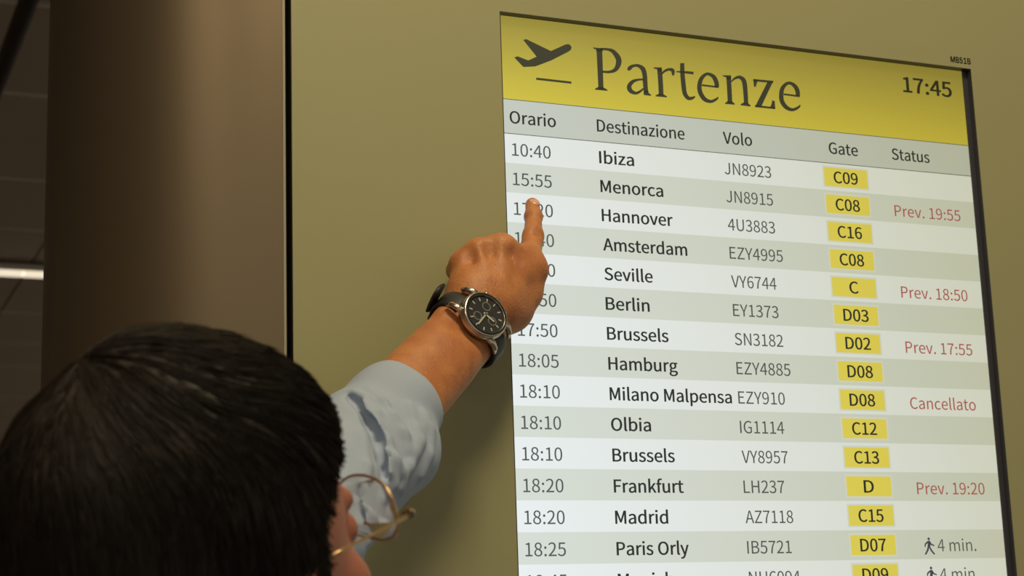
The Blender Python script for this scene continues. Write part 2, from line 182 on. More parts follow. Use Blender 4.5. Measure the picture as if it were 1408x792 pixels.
# ---------------------------------------------------------------- lettering: outlines per character [advance, [x,y,x,y...] per contour]
GLYPHS = json.loads('''{"sans":{".":[97,[[49,-5,58,-3,65,2,70,10,72,20,70,30,65,37,58,42,49,44,40,42,32,37,27,30,26,20,27,10,32,2,40,-3]]],"0":[194,[[97,-5,130,4,156,29,172,70,177,129,172,187,156,229,130,253,97,261,64,253,39,229,23,187,18,129,23,70,39,29,64,4],[97,21,77,28,62,47,52,81,48,129,52,177,62,211,77,230,97,236,117,230,133,211,143,177,146,129,143,81,133,47,117,28]]],"1":[194,[[31,0,172,0,172,27,120,27,120,257,96,257,85,251,72,246,58,242,42,238,42,218,88,218,88,27,31,27]]],"2":[194,[[15,0,177,0,177,28,106,28,64,25,105,67,137,108,157,147,165,186,159,217,144,241,121,256,90,261,67,259,47,251,30,239,14,224,33,206,44,217,57,227,71,233,86,235,107,231,121,221,130,205,133,185,126,150,104,112,68,68,15,19]]],"3":[194,[[92,-5,124,0,151,15,168,38,175,69,170,93,159,112,142,125,120,134,120,136,139,145,153,158,163,176,166,197,160,224,145,244,121,257,91,261,70,259,52,253,35,243,20,231,37,210,48,221,61,228,75,233,90,235,108,232,122,224,130,211,133,195,130,175,118,160,96,149,62,146,62,121,100,117,125,107,138,91,142,70,138,50,128,35,111,25,90,22,70,24,53,31,39,40,27,51,10,31,24,17,42,6,65,-2]]],"4":[194,[[119,0,149,0,149,71,183,71,183,96,149,96,149,257,114,257,7,92,7,71,119,71],[119,96,40,96,99,184,119,222,121,222,119,175]]],"5":[194,[[92,-5,123,1,150,18,169,46,176,83,170,120,153,146,128,160,98,165,87,165,78,163,69,159,60,155,67,229,163,229,163,257,39,257,30,137,47,126,58,133,68,137,78,140,90,141,112,137,129,126,139,107,143,83,139,57,127,38,110,26,89,22,68,24,51,31,37,40,26,50,9,29,24,17,42,6,64,-2]]],"6":[194,[[105,-5,134,1,157,18,173,45,179,79,174,114,160,139,137,154,108,159,93,157,77,151,63,141,50,129,56,179,70,212,91,229,116,235,127,234,138,230,148,223,157,215,175,235,163,246,149,254,133,259,114,261,79,254,48,230,27,187,20,123,26,67,44,27,71,3],[50,103,63,118,77,128,90,134,103,136,123,132,137,120,146,102,149,79,145,55,136,37,123,25,105,21,84,26,67,42,56,68]]],"7":[194,[[69,0,103,0,108,69,119,127,141,182,178,237,178,257,17,257,17,229,142,229,110,178,88,125,75,67]]],"8":[194,[[98,-5,131,1,156,15,172,36,178,62,175,85,165,104,151,118,135,129,135,131,147,142,158,156,166,174,169,193,164,220,150,242,128,256,99,261,71,256,49,243,34,222,28,195,31,177,39,161,50,147,63,136,63,135,46,123,31,107,20,88,16,64,22,36,39,15,65,1],[116,139,94,149,75,160,62,175,57,195,60,212,69,225,82,234,98,237,117,233,130,224,139,209,142,191,140,177,135,164,127,151],[98,19,77,23,60,33,49,48,44,67,47,84,54,100,66,113,80,125,106,114,127,101,142,85,148,63,144,45,134,31,119,22]]],"9":[194,[[82,-5,117,3,147,28,168,73,175,139,169,193,151,231,123,254,89,261,61,255,37,238,21,212,15,178,20,143,35,118,57,102,86,97,102,100,118,106,132,116,145,129,139,78,125,45,105,28,81,22,69,23,57,27,47,33,38,42,20,22,32,11,46,3,63,-3],[145,155,132,140,118,129,105,123,91,121,71,125,57,137,48,155,46,178,49,202,58,220,72,232,89,236,111,231,128,216,139,190]]],":":[97,[[49,137,58,138,65,143,70,151,72,161,70,171,65,179,58,184,49,186,40,184,32,179,27,171,26,161,27,151,32,143,40,138],[49,-5,58,-3,65,2,70,10,72,20,70,30,65,37,58,42,49,44,40,42,32,37,27,30,26,20,27,10,32,2,40,-3]]],"A":[213,[[1,0,34,0,59,78,153,78,177,0,211,0,124,257,88,257],[67,104,79,144,105,230,106,230,132,144,145,104]]],"B":[230,[[35,0,117,0,156,5,187,19,207,42,214,75,210,99,200,117,183,129,162,137,162,138,178,147,190,159,197,176,200,194,193,223,175,242,147,253,111,257,35,257],[68,148,68,231,107,231,134,229,153,222,164,209,168,190,164,172,153,159,134,151,106,148],[68,26,68,123,112,123,142,120,164,111,178,97,182,76,178,54,164,38,142,29,112,26]]],"C":[223,[[132,-5,155,-2,176,5,195,17,211,32,193,53,180,41,166,32,151,26,133,24,100,31,75,52,59,85,54,129,59,172,76,205,101,226,134,233,150,231,164,226,176,219,187,209,204,230,192,242,175,252,156,259,134,261,89,252,53,226,29,184,20,128,29,72,52,31,88,4]]],"D":[241,[[35,0,101,0,152,9,190,34,212,75,220,129,212,184,189,224,152,248,99,257,35,257],[68,27,68,230,97,230,136,224,165,204,181,172,187,129,181,86,165,54,136,34,97,27]]],"E":[206,[[35,0,187,0,187,28,68,28,68,121,165,121,165,149,68,149,68,229,183,229,183,257,35,257]]],"F":[193,[[35,0,68,0,68,115,166,115,166,143,68,143,68,229,183,229,183,257,35,257]]],"G":[241,[[136,-5,161,-2,182,4,201,13,215,25,215,133,131,133,131,106,186,106,186,39,177,33,165,28,153,25,139,24,103,31,76,52,59,85,54,129,60,172,77,205,104,226,139,233,157,231,171,226,184,218,194,209,212,230,199,241,183,251,162,258,138,261,91,252,54,226,29,184,20,128,29,72,53,31,90,4]]],"H":[255,[[35,0,68,0,68,121,187,121,187,0,220,0,220,257,187,257,187,149,68,149,68,257,35,257]]],"I":[103,[[35,0,68,0,68,257,35,257]]],"J":[187,[[83,-5,115,2,137,19,150,44,154,75,154,257,121,257,121,78,119,54,111,37,98,27,80,24,67,25,55,31,45,40,35,53,12,36,25,18,41,6,60,-2]]],"L":[190,[[35,0,180,0,180,28,68,28,68,257,35,257]]],"M":[284,[[35,0,64,0,64,142,60,218,62,218,82,159,131,26,153,26,201,159,222,218,223,218,219,142,219,0,249,0,249,257,210,257,161,119,143,66,142,66,123,119,74,257,35,257]]],"N":[253,[[35,0,66,0,66,135,62,215,63,215,91,162,185,0,218,0,218,257,187,257,187,123,192,42,190,42,162,95,68,257,35,257]]],"O":[260,[[130,-5,174,5,209,31,231,74,239,129,231,185,209,226,174,252,130,261,86,252,51,226,28,185,20,129,28,74,51,31,86,5],[130,24,98,31,74,52,59,86,54,129,59,172,74,205,98,226,130,233,161,226,185,205,201,172,206,129,201,86,185,52,161,31]]],"P":[222,[[35,0,68,0,68,102,110,102,148,107,178,121,198,146,204,181,198,217,178,240,148,253,109,257,35,257],[68,129,68,230,104,230,134,228,155,220,168,205,172,181,168,158,156,141,135,132,106,129]]],"S":[209,[[106,-5,143,1,170,17,188,40,194,68,190,93,178,112,162,126,141,137,104,153,89,159,75,168,65,180,62,196,65,211,75,223,90,230,110,233,127,231,142,226,156,219,168,209,185,230,170,242,152,252,132,259,110,261,77,256,52,242,35,221,29,193,34,169,46,150,63,137,81,127,118,111,135,103,148,94,157,82,161,65,157,48,146,35,130,27,107,24,87,26,68,33,51,43,36,56,17,33,35,18,56,6,80,-2]]],"U":[252,[[126,-5,163,1,192,20,211,54,218,106,218,257,187,257,187,105,183,66,170,41,150,28,126,24,103,28,84,41,71,66,67,105,67,257,34,257,34,106,41,54,61,20,90,1]]],"V":[201,[[82,0,120,0,201,257,168,257,127,118,102,33,101,33,76,118,34,257,0,257]]],"Y":[186,[[77,0,109,0,109,99,186,257,153,257,120,184,94,128,92,128,67,184,34,257,0,257,77,99]]],"Z":[211,[[18,0,195,0,195,28,57,28,193,237,193,257,30,257,30,229,153,229,18,20]]],"a":[197,[[76,-5,93,-2,109,3,125,12,139,23,140,23,143,0,169,0,169,117,165,149,154,174,133,189,103,195,81,193,61,187,43,179,29,170,41,148,53,156,67,162,82,167,98,168,117,164,129,154,136,138,137,120,85,111,49,97,28,77,21,49,25,26,36,10,54,-1],[85,21,72,23,61,28,54,38,51,51,56,68,70,82,97,92,137,99,137,46,124,35,111,28,98,23]]],"b":[216,[[116,-5,147,2,173,22,192,55,199,98,194,138,179,169,155,188,123,195,107,193,92,187,77,179,63,168,64,202,64,279,32,279,32,0,58,0,61,20,62,20,75,9,89,2,102,-3],[111,22,100,23,89,27,77,33,64,42,64,142,78,153,90,161,103,166,115,168,138,163,154,149,163,127,165,98,161,66,150,42,132,28]]],"c":[179,[[107,-5,124,-3,140,2,155,9,169,19,155,41,145,34,134,28,123,24,110,22,86,27,67,42,55,65,51,95,56,125,68,148,87,163,111,168,122,167,131,164,140,158,149,152,165,173,154,181,142,188,127,193,110,195,75,188,46,169,26,137,18,95,25,53,44,22,72,2]]],"d":[217,[[97,-5,114,-2,129,3,143,12,155,22,156,22,159,0,185,0,185,279,153,279,153,206,154,173,142,182,130,189,116,194,101,195,70,188,43,168,25,137,19,95,24,53,40,21,65,2],[104,22,82,27,65,42,55,65,51,95,56,125,68,148,85,163,106,168,118,167,130,163,141,157,153,148,153,48,141,37,129,29,117,24]]],"e":[194,[[109,-5,127,-3,144,1,158,7,172,15,160,36,149,30,138,25,126,22,113,21,88,26,68,39,55,60,50,88,178,88,179,106,174,143,160,171,136,189,103,195,72,188,44,168,25,137,18,95,25,53,45,22,74,2],[49,110,56,135,68,154,85,166,104,169,124,166,139,154,148,136,151,110]]],"f":[114,[[12,164,37,164,37,0,69,0,69,164,110,164,110,190,69,190,69,220,71,236,76,248,84,255,96,258,118,252,125,277,118,280,110,282,102,283,93,283,68,279,51,266,41,247,37,221,37,190,12,188]]],"g":[197,[[96,-88,136,-82,166,-68,186,-47,193,-22,188,-1,176,13,155,21,126,23,89,23,73,25,63,29,57,36,56,44,57,51,59,57,63,62,68,67,75,64,82,62,89,61,96,60,123,65,145,78,160,99,166,126,164,138,161,149,156,158,150,166,189,166,189,190,123,190,96,195,69,190,46,177,31,155,25,127,27,111,33,97,41,85,50,76,50,75,42,68,35,60,31,50,29,39,30,29,34,20,39,13,46,8,46,6,34,-3,25,-13,20,-25,18,-37,24,-58,40,-74,65,-84],[96,82,80,85,68,94,59,108,56,127,59,146,68,160,80,169,96,172,112,169,125,160,133,146,137,127,133,108,125,94,112,85],[101,-65,78,-63,60,-56,50,-46,46,-32,47,-24,50,-16,56,-8,65,0,90,-3,123,-3,139,-4,151,-8,159,-16,161,-27,157,-41,145,-54,126,-62]]],"h":[213,[[32,0,64,0,64,138,78,151,90,160,103,165,116,167,133,164,144,155,150,139,152,116,152,0,184,0,184,120,181,152,170,176,152,190,126,195,108,193,91,186,77,176,63,163,64,202,64,279,32,279]]],"i":[96,[[32,0,64,0,64,190,32,190],[48,229,57,231,64,235,68,242,70,251,68,259,64,266,57,270,48,271,40,270,33,266,29,259,27,251,29,242,33,235,40,231]]],"k":[193,[[32,0,64,0,64,50,99,92,155,0,190,0,118,113,181,190,146,190,65,90,64,90,64,279,32,279]]],"l":[99,[[66,-5,84,-2,80,23,73,22,70,23,67,25,65,29,64,36,64,279,32,279,32,38,34,20,40,7,51,-2]]],"m":[324,[[32,0,64,0,64,138,77,151,89,160,101,165,112,167,128,164,139,155,145,139,147,116,147,0,179,0,179,138,192,151,204,160,216,165,227,167,243,164,254,155,260,139,263,116,263,0,294,0,294,120,291,152,280,176,262,190,237,195,220,192,204,185,189,173,174,159,167,174,156,185,141,192,121,195,105,193,90,186,75,175,62,162,62,162,58,190,32,190]]],"n":[214,[[32,0,64,0,64,138,78,151,90,160,103,165,116,167,133,164,144,155,150,139,152,116,152,0,184,0,184,120,181,152,170,176,152,190,126,195,108,193,91,186,76,175,62,162,62,162,58,190,32,190]]],"o":[212,[[106,-5,139,2,167,22,187,53,194,95,187,137,167,169,139,188,106,195,73,188,45,169,25,137,18,95,25,53,45,22,73,2],[106,22,84,27,66,42,55,65,51,95,55,125,66,148,84,163,106,168,129,163,146,148,157,125,161,95,157,65,146,42,129,27]]],"p":[217,[[32,-80,64,-80,64,-16,63,18,76,8,90,1,103,-3,116,-5,147,2,173,22,192,55,199,98,194,138,179,169,155,188,123,195,107,193,91,187,76,178,62,168,62,168,58,190,32,190],[111,22,100,23,89,27,77,33,64,42,64,142,78,153,91,161,103,166,115,168,138,163,154,149,163,127,165,98,161,66,150,42,132,28]]],"r":[136,[[32,0,64,0,64,122,75,143,87,156,100,164,112,166,131,163,137,191,116,195,101,192,86,184,73,172,62,155,62,155,58,190,32,190]]],"s":[164,[[82,-5,112,0,133,12,146,30,151,52,146,75,132,90,114,101,93,110,78,116,65,122,56,131,52,143,54,153,61,162,72,168,88,170,100,169,111,165,121,160,131,153,146,173,134,182,120,189,104,193,87,195,59,191,39,179,26,162,22,141,27,120,39,105,57,94,77,86,93,80,107,72,117,63,120,50,118,38,111,29,99,23,83,20,67,22,53,27,39,34,27,43,11,22,26,11,43,3,62,-3]]],"t":[132,[[92,-5,101,-4,110,-2,119,0,127,2,121,27,99,21,85,24,76,31,71,42,70,58,70,164,121,164,121,190,70,190,70,244,43,244,40,190,9,188,9,164,38,164,38,59,41,33,50,13,66,0]]],"u":[213,[[88,-5,106,-2,122,5,137,16,151,30,152,30,154,0,181,0,181,190,149,190,149,55,136,41,124,31,111,25,97,23,81,26,70,35,64,51,62,74,62,190,29,190,29,70,33,38,44,14,62,0]]],"v":[182,[[73,0,111,0,178,190,146,190,110,82,93,26,91,26,74,82,38,190,5,190]]],"y":[182,[[35,-82,61,-77,80,-63,95,-42,106,-16,178,190,147,190,112,85,97,31,95,31,76,85,38,190,5,190,81,0,77,-15,70,-31,60,-44,49,-53,34,-56,19,-53,13,-78]]],"z":[166,[[12,0,156,0,156,26,53,26,153,173,153,190,23,190,23,164,112,164,12,17]]]},"serif":{"P":[418,[[15,0,15,17,31,19,45,22,55,26,62,32,68,39,72,50,74,64,75,81,75,379,74,394,71,406,68,416,62,424,55,429,44,434,32,437,16,439,16,455,214,455,253,454,287,452,315,447,336,440,352,432,366,422,379,411,390,398,398,383,404,367,408,350,409,332,406,305,398,280,385,259,367,240,343,225,314,214,281,208,242,206,182,206,182,81,183,64,185,50,189,39,194,32,202,26,212,22,225,19,242,17,242,0],[182,230,201,230,225,231,244,235,260,243,272,253,281,266,287,283,291,304,292,329,291,354,288,375,283,392,275,406,265,417,252,425,236,430,216,431,207,431,199,429,193,427,189,424,186,419,184,414,182,407,182,398]]],"a":[344,[[255,-10,232,-7,216,1,205,15,200,35,176,16,151,2,124,-6,95,-9,79,-7,64,-4,51,3,40,11,31,22,25,34,21,48,20,63,23,84,31,104,45,121,63,136,88,150,119,164,156,177,199,190,199,241,198,254,196,266,192,275,187,282,180,288,171,292,160,295,148,296,129,294,115,290,107,283,104,274,113,257,118,250,121,243,122,237,123,231,122,222,120,215,116,208,110,202,103,197,95,194,87,191,77,191,67,192,59,194,51,198,45,203,40,210,36,218,34,227,33,236,34,248,37,259,42,269,49,278,58,287,69,295,81,302,95,308,110,312,126,316,143,318,162,318,195,317,223,312,246,304,263,292,276,277,285,259,291,236,293,210,293,62,295,40,296,37,298,36,301,35,304,34,320,42,329,28,312,11,294,-1,275,-8],[151,34,174,41,181,45,187,50,193,56,199,63,199,169,164,157,138,139,123,114,118,84,120,62,126,46,137,37]]],"e":[301,[[154,-10,135,-9,117,-5,100,1,85,10,70,22,58,35,46,51,37,69,29,88,24,109,21,132,19,157,21,180,24,201,30,222,38,240,47,258,59,273,72,286,87,298,103,307,120,313,138,317,157,318,185,316,209,309,230,297,249,280,264,259,274,234,281,206,283,173,283,166,117,166,123,112,138,73,164,50,199,42,219,45,237,53,254,67,270,86,285,73,258,36,228,11,193,-5],[116,192,201,192,201,215,201,235,199,252,197,266,193,277,188,286,181,292,172,296,161,297,141,291,127,274,119,244,116,203]]],"n":[381,[[18,0,18,16,27,17,35,19,41,22,45,26,48,31,51,37,52,46,52,56,52,253,52,263,51,271,49,278,46,284,41,288,36,291,28,293,19,294,19,310,148,310,148,267,168,290,190,306,215,315,243,318,281,312,309,292,325,258,330,212,330,56,331,46,332,38,334,31,337,26,341,22,347,19,354,17,363,16,363,0,202,0,202,16,207,16,219,19,228,26,233,38,235,56,235,217,235,230,234,241,232,250,229,258,225,264,219,268,212,270,203,271,188,269,173,262,160,251,148,235,148,56,148,46,149,38,151,31,154,26,158,22,164,19,171,17,180,16,180,0]]],"r":[287,[[18,0,18,16,27,17,35,19,41,22,45,26,48,30,51,37,52,46,52,56,52,252,52,263,51,273,49,280,46,285,42,289,37,291,29,293,20,293,21,310,146,310,146,252,155,267,165,280,176,292,187,301,199,309,210,314,222,317,233,318,246,317,258,315,267,310,275,304,282,296,286,287,289,277,289,266,289,257,287,248,283,241,278,234,272,229,265,225,257,223,248,222,240,223,233,224,227,227,222,231,207,250,203,254,199,257,194,259,189,260,182,259,175,255,168,250,162,241,156,231,152,220,150,207,149,192,149,56,150,45,152,37,155,30,159,25,165,22,173,19,184,17,197,16,197,0]]],"t":[228,[[124,-9,105,-8,89,-4,76,2,66,10,58,22,53,36,49,52,48,71,48,279,20,279,20,300,88,369,101,384,112,398,121,412,129,424,144,424,144,310,208,310,208,279,144,279,144,82,145,72,146,64,147,57,149,51,152,46,157,43,162,41,168,40,179,42,189,49,198,60,206,75,222,66,205,33,182,9,155,-5]]],"z":[293,[[13,0,13,14,168,287,128,287,111,286,96,283,83,279,72,272,63,262,55,250,49,235,44,216,26,216,32,310,275,310,275,291,126,25,152,25,174,26,194,30,210,35,223,44,234,55,244,69,252,87,260,107,276,107,268,0]]]},"grot":{"1":[453,[[76,0,76,55,391,55,391,0],[276,509,276,0,212,0,212,448,209,448,86,358,86,427,198,509]]],"5":[453,[[221,-7,199,-6,178,-2,159,3,140,11,123,21,108,32,94,45,83,60,73,76,66,93,62,111,60,130,122,130,124,119,127,108,132,98,138,89,145,80,154,73,163,66,173,60,184,56,196,52,208,50,221,50,236,51,250,53,264,58,276,64,288,72,298,82,307,92,314,104,320,117,324,131,327,146,328,162,327,178,324,193,320,208,314,221,306,233,297,244,286,254,275,262,262,269,248,273,233,276,218,277,205,276,192,275,180,272,167,268,156,264,145,258,136,252,128,246,67,253,96,509,366,509,366,452,151,452,134,301,136,301,145,308,155,315,166,320,178,325,190,329,203,331,216,333,229,334,247,333,263,330,279,326,294,321,308,314,321,306,334,296,345,285,355,273,364,260,372,246,379,231,384,215,388,199,390,181,391,163,390,139,385,117,379,95,369,76,357,57,343,41,327,27,309,15,289,6,268,-1,245,-5]]],"B":[456,[[60,0,60,509,241,509,266,508,289,504,310,499,329,491,345,481,359,469,371,456,381,442,388,426,394,410,397,392,398,374,397,358,395,344,392,331,387,320,380,310,373,301,365,293,356,286,347,280,336,275,326,270,315,267,315,262,327,261,339,257,351,252,363,245,374,237,385,227,394,216,402,203,409,189,414,173,417,155,418,136,417,117,413,100,408,83,400,67,390,52,377,39,362,28,344,18,324,10,301,4,275,1,247,0],[125,57,245,57,272,58,296,63,315,70,330,80,341,92,349,105,354,120,355,137,355,149,352,161,348,173,342,184,335,194,327,203,317,211,306,218,293,224,279,228,264,230,248,231,125,231],[125,285,238,285,252,286,265,288,277,291,288,296,299,302,308,309,316,317,323,326,329,337,333,348,335,359,336,372,334,388,330,403,323,417,313,429,299,439,283,446,263,450,240,452,125,452]]],"M":[628,[[60,0,60,509,152,509,277,187,287,159,299,123,311,84,322,49,307,49,318,83,330,121,342,158,352,187,476,509,568,509,568,0,504,0,504,291,504,327,505,369,506,413,507,457,513,457,498,409,482,363,467,322,456,291,342,0,286,0,170,291,159,321,145,361,129,408,112,457,119,457,120,416,121,372,122,328,122,291,122,0]]]}}''')
EM = {'sans': 257.0, 'serif': 455.0, 'grot': 509.0}     # capital height in glyph units
def text(name, s, key, x0, z0, cap, width, y, m, parent=None, bold=0.0, anchor='left', **k):
    """s written at baseline z0; cap = capital height; width = total width in metres"""
    G = GLYPHS[key]; pen = 0; cont = []
    for ch in s:
        if ch == ' ': pen += 80; continue
        adv, sp = G[ch]
        for c in sp: cont.append([(c[i] + pen, c[i+1]) for i in range(0, len(c), 2)])
        pen += adv
    xs = [p[0] for c in cont for p in c]; xa, xb = min(xs), max(xs)
    sz = cap / EM[key]; sx = width / (xb - xa)
    cu = bpy.data.curves.new(name, 'CURVE'); cu.dimensions = '2D'; cu.fill_mode = 'BOTH'
    for c in cont:
        s_ = cu.splines.new('POLY'); s_.points.add(len(c) - 1); s_.use_cyclic_u = True
        for i, (x, z) in enumerate(c): s_.points[i].co = ((x - xa) * sx * 100, z * sz * 100, 0, 1)
    t = bpy.data.objects.new('tmp', cu); C.objects.link(t)
    dg = bpy.context.evaluated_depsgraph_get(); dg.update()
    me = bpy.data.meshes.new_from_object(t.evaluated_get(dg)); bpy.data.objects.remove(t); bpy.data.curves.remove(cu)
    if anchor == 'center': x0 -= width / 2
    for v in me.vertices: v.co = (x0 + v.co.x / 100, y, z0 + v.co.y / 100)
    if bold > 0:                  # heavier weight: the same outlines printed again a hair's breadth away
        bm = bmesh.new()
        for dx, dz in ((-1, 0), (1, 0), (-.6, .6), (.6, .6), (-.6, -.6), (.6, -.6)):
            n0 = len(bm.verts); bm.from_mesh(me); bm.verts.ensure_lookup_table()
            for v in bm.verts[n0:]: v.co.x += dx * bold; v.co.z += dz * bold * .7
        bm.to_mesh(me); bm.free()
    me.name = name; me.materials.clear()
    return link(name, me, m, parent, **k)
def twidth(s, key='sans'):
    G = GLYPHS[key]; return sum(80 if c == ' ' else G[c][0] for c in s)

# ================================================================ SETTING
wy = -0.008
OX0, OX1, OZ1, OZ0 = -0.0031, 0.5690, Z0 + 0.1232, Z0 - 0.93      # opening cut in the wall panel for the display
wall = empty('wall_back', (0, 0, 0), kind='structure')
bm = bmesh.new()
for (a, b, c_, d_) in ((-0.2158, OX0, 0, 3.78), (OX1, 3.0, 0, 3.78), (OX0, OX1, OZ1, 3.78), (OX0, OX1, 0, OZ0)):
    bbox(bm, a, b, wy, 0.012, c_, d_)
bmesh.ops.remove_doubles(bm, verts=bm.verts, dist=1e-5)
wp = from_bm('wall_panel', bm, M['wall'], wall)
box('wall_core', -0.2165, 3.0, 0.06, 0.16, 0, 3.78, M['black'], wall)
text('printed_code', 'MB51B', 'grot', 0.5425, Z0 + 0.1286, 0.0068, 0.0270, wy - 0.0003, M['ink'], wall, bold=0.00020, label='small black equipment code printed above the display corner')
box('trim_1', -0.2330, -0.2159, 0.006, 0.05, 0, 3.78, M['black'], kind='structure')
box('seal', -0.2166, -0.21582, wy + 0.0004, 0.0118, 0, 3.78, M['black'], wall)
# rounded brushed-metal column cover, tangent to the wall at its right edge
col = empty('column', (-0.22, 0.2, 0), kind='structure')
bm = bmesh.new(); pr = [(-0.2240, 0.045), (-0.2240, wy)]; a_, b_ = 0.1815, 0.208
for i in range(1, 41):
    t = PI/2 + PI * i / 40; pr.append((-0.2250 + a_ * math.cos(t), 0.2 - b_ * math.sin(t)))
pr += [(-0.19, 0.408), (-0.19, 0.398)]
for i in range(40, -1, -1):
    t = PI/2 + PI * i / 40; pr.append((-0.2250 + (a_ - .004) * math.cos(t), 0.2 - (b_ - .004) * math.sin(t)))
pr += [(-0.2260, 0.045)]
lo = [bm.verts.new((x, y, 0)) for x, y in pr]; hi = [bm.verts.new((x, y, 3.78)) for x, y in pr]
for i in range(len(pr)):
    j = (i + 1) % len(pr); bm.faces.new((lo[i], lo[j], hi[j], hi[i]))
cs = from_bm('column_cover', bm, M['steel'], col); cs.location = (0.22, -0.2, 0)
for p in cs.data.polygons: p.use_smooth = True
cs.data.set_sharp_from_angle(angle=0.6)
e = box('edge_strip', -0.2246, -0.2222, wy - 0.0006, 0.03, 0, 3.78, M['edge'], col); e.location = (0.22, -0.2, 0)
# floor of large stone tiles
fl = empty('floor', (0, 0, 0), kind='structure')
box('floor_bed', -5, 6, -5, 25, -0.06, -0.006, M['joint'], fl)
tm = None
for i in range(-4, 5):
    for j in range(-4, 4):
        x, y = i * 1.0, j * 1.0
        if tm is None:
            o = box('tile', 0.003, 0.997, 0.003, 0.997, -0.006, 0.0, M['floor'], fl); tm = o.data
        else: o = link('tile', tm, None, fl)
        o.location = (x, y, 0)
box('far_tiles', -5, 6, 4.003, 25, -0.006, -0.0005, M['floor'], fl)
# ceiling: wide dark panels between pale cross joints, as seen past the column
HC = 3.78
def ceil_y(py, px=32):
    D = FW + (px - 704) / FPX * RT - (py - 396) / FPX * UP; t = (HC - CAM.z) / D.z; return (CAM + D * t)
cj = [ceil_y(v).y for v in (6, 131, 248, 317, 377, 431, 473, 505)]
ce = empty('ceiling', (0, 0, 0), kind='structure')
box('ceiling_slab', -5, 6, -5, 25, HC + 0.10, HC + 0.2, M['pipe'], ce)
ys = [-5, -3, -1.2, 0.6, 2.4, cj[0] - 1.5] + cj
ys += [ys[-1] + 1.6 * (i + 1) for i in range(int((24.5 - ys[-1]) / 1.6))]
xs_ = [-3.6, -2.2, -0.8, 0.6, 2.0, 3.4, 4.8]
for xa, xb in zip(xs_, xs_[1:]):
    for ya, yb in zip(ys, ys[1:]):
        box('ceiling_panel', xa + 0.006, xb - 0.006, ya + 0.03, yb - 0.03, HC, HC + 0.02, M['ceil'], ce, bev=0)
for y in ys: box('cross_rail', -3.6, 4.8, y - 0.022, y + 0.022, HC + 0.004, HC + 0.05, M['ceil_joint'], ce)
# pipes hung below the ceiling, running away from the display wall
def run_pipe(pa, pb, z, r, name):
    def at(px, py):
        D = FW + (px - 704) / FPX * RT - (py - 396) / FPX * UP; return CAM + D * ((z - CAM.z) / D.z)
    a, b = at(*pa), at(*pb); x = (a.x + b.x) / 2
    root = empty(name, (x, a.y - 2, z)); L_ = 14.0
    tube('pipe', [(0, 0, 0), (0, L_, 0)], r, M['pipe'], root, n=14)
    for k in range(4):
        box('bracket', -0.012, 0.012, 1.0 + k*4 - 0.012, 1.0 + k*4 + 0.012, 0, HC - z - 0.0005, M['pipe'], root)
    return root
p1 = run_pipe((44, 0), (5, 82), 3.55, 0.030, 'overhead_pipe'); tag(p1, 'thick dark pipe under the ceiling at top left, left of the metal column', 'pipe')
p2 = run_pipe((58, 472), (20, 520), 3.70, 0.05, 'overhead_pipe'); tag(p2, 'thin faint dark pipe under the far ceiling, just above the hair at left', 'pipe')
p2.location.y += 6
# long strip light in the far ceiling
q = ceil_y(362)
st = empty('strip_light', (q.x, q.y, HC - 0.02), 'thin bright strip light across the dark ceiling left of the column', 'light')
box('housing', -2.2, 2.2, -0.07, 0.07, -0.012, 0.02, M['white_metal'], st)
for k in range(4): box('tube', -2.1 + k*1.05, -1.055 + k*1.05, -0.05, 0.05, -0.03, -0.012, M['glow2'], st)
st.location.z = HC - 0.042
# lamps that light this corner (above the frame)
for (x, y, wx, wy_, lb) in ((0.05, -1.10, 0.6, 0.6, 'square ceiling lamp above the departure display'), (-1.9, -2.2, 1.2, 0.5, 'wide ceiling lamp over the hall behind the viewer')):
    lp = empty('ceiling_lamp', (x, y, HC), lb, 'light')
    box('housing', -wx/2 - .03, wx/2 + .03, -wy_/2 - .03, wy_/2 + .03, -0.02, 0.02, M['white_metal'], lp)
    box('diffuser', -wx/2, wx/2, -wy_/2, wy_/2, -0.026, -0.02, M['glow'], lp)
box('wall_left_added', -5.2, -5, -5, 25, 0, HC, M['ceil'], kind='structure')  # unseen side wall, added to darken what the steel column reflects
box('wall_far', -5, 6, 24.5, 24.7, 0, HC, M['ceil'], kind='structure')

# ================================================================ DEPARTURE DISPLAY
H = 0.029897; SX0, SX1 = -0.0030, 0.5622
bd = empty('departure_display', (0, 0, Z0), 'tall lit departures screen listing flights, set flush into the olive wall', 'display')
def LZ(z): return z
box('housing', OX0 + .0003, OX1 - .0003, 0.0012, 0.058, -0.93, 0.1229, M['bezel'], bd, bev=0.001)
bm = bmesh.new()
for (a, b, c_, d_) in ((SX1, OX1 - .0003, -0.9297, 0.1229), (OX0 + .0003, SX1, 0.1222, 0.1229)): bbox(bm, a, b, -0.0016 if a > .5 else -0.0006, 0.0012, c_, d_)
from_bm('bezel', bm, M['bezel'], bd)
bm = bmesh.new(); t_ = 0.0007
for (a, b, c_, d_) in ((OX1 - t_, OX1 - .00005, -0.9297, 0.1231), (OX0 + .0001, OX1 - t_, 0.1231 - t_, 0.1231), (OX0 + .0001, OX0 + t_, -.9297, 0.1231 - t_)): bbox(bm, a, b, wy - 0.0004, 0.001, c_, d_)
from_bm('gasket', bm, M['bezel'], bd)
panel = box('screen_panel', OX0 + .0008, SX1, 0.0, 0.0012, -0.92, 0.1222, M['s_white'], bd)
hb = rect_y('header_bar', SX0 + .001, SX1, 0.0352, 0.1222, -0.0003, M['s_yellow'], bd)
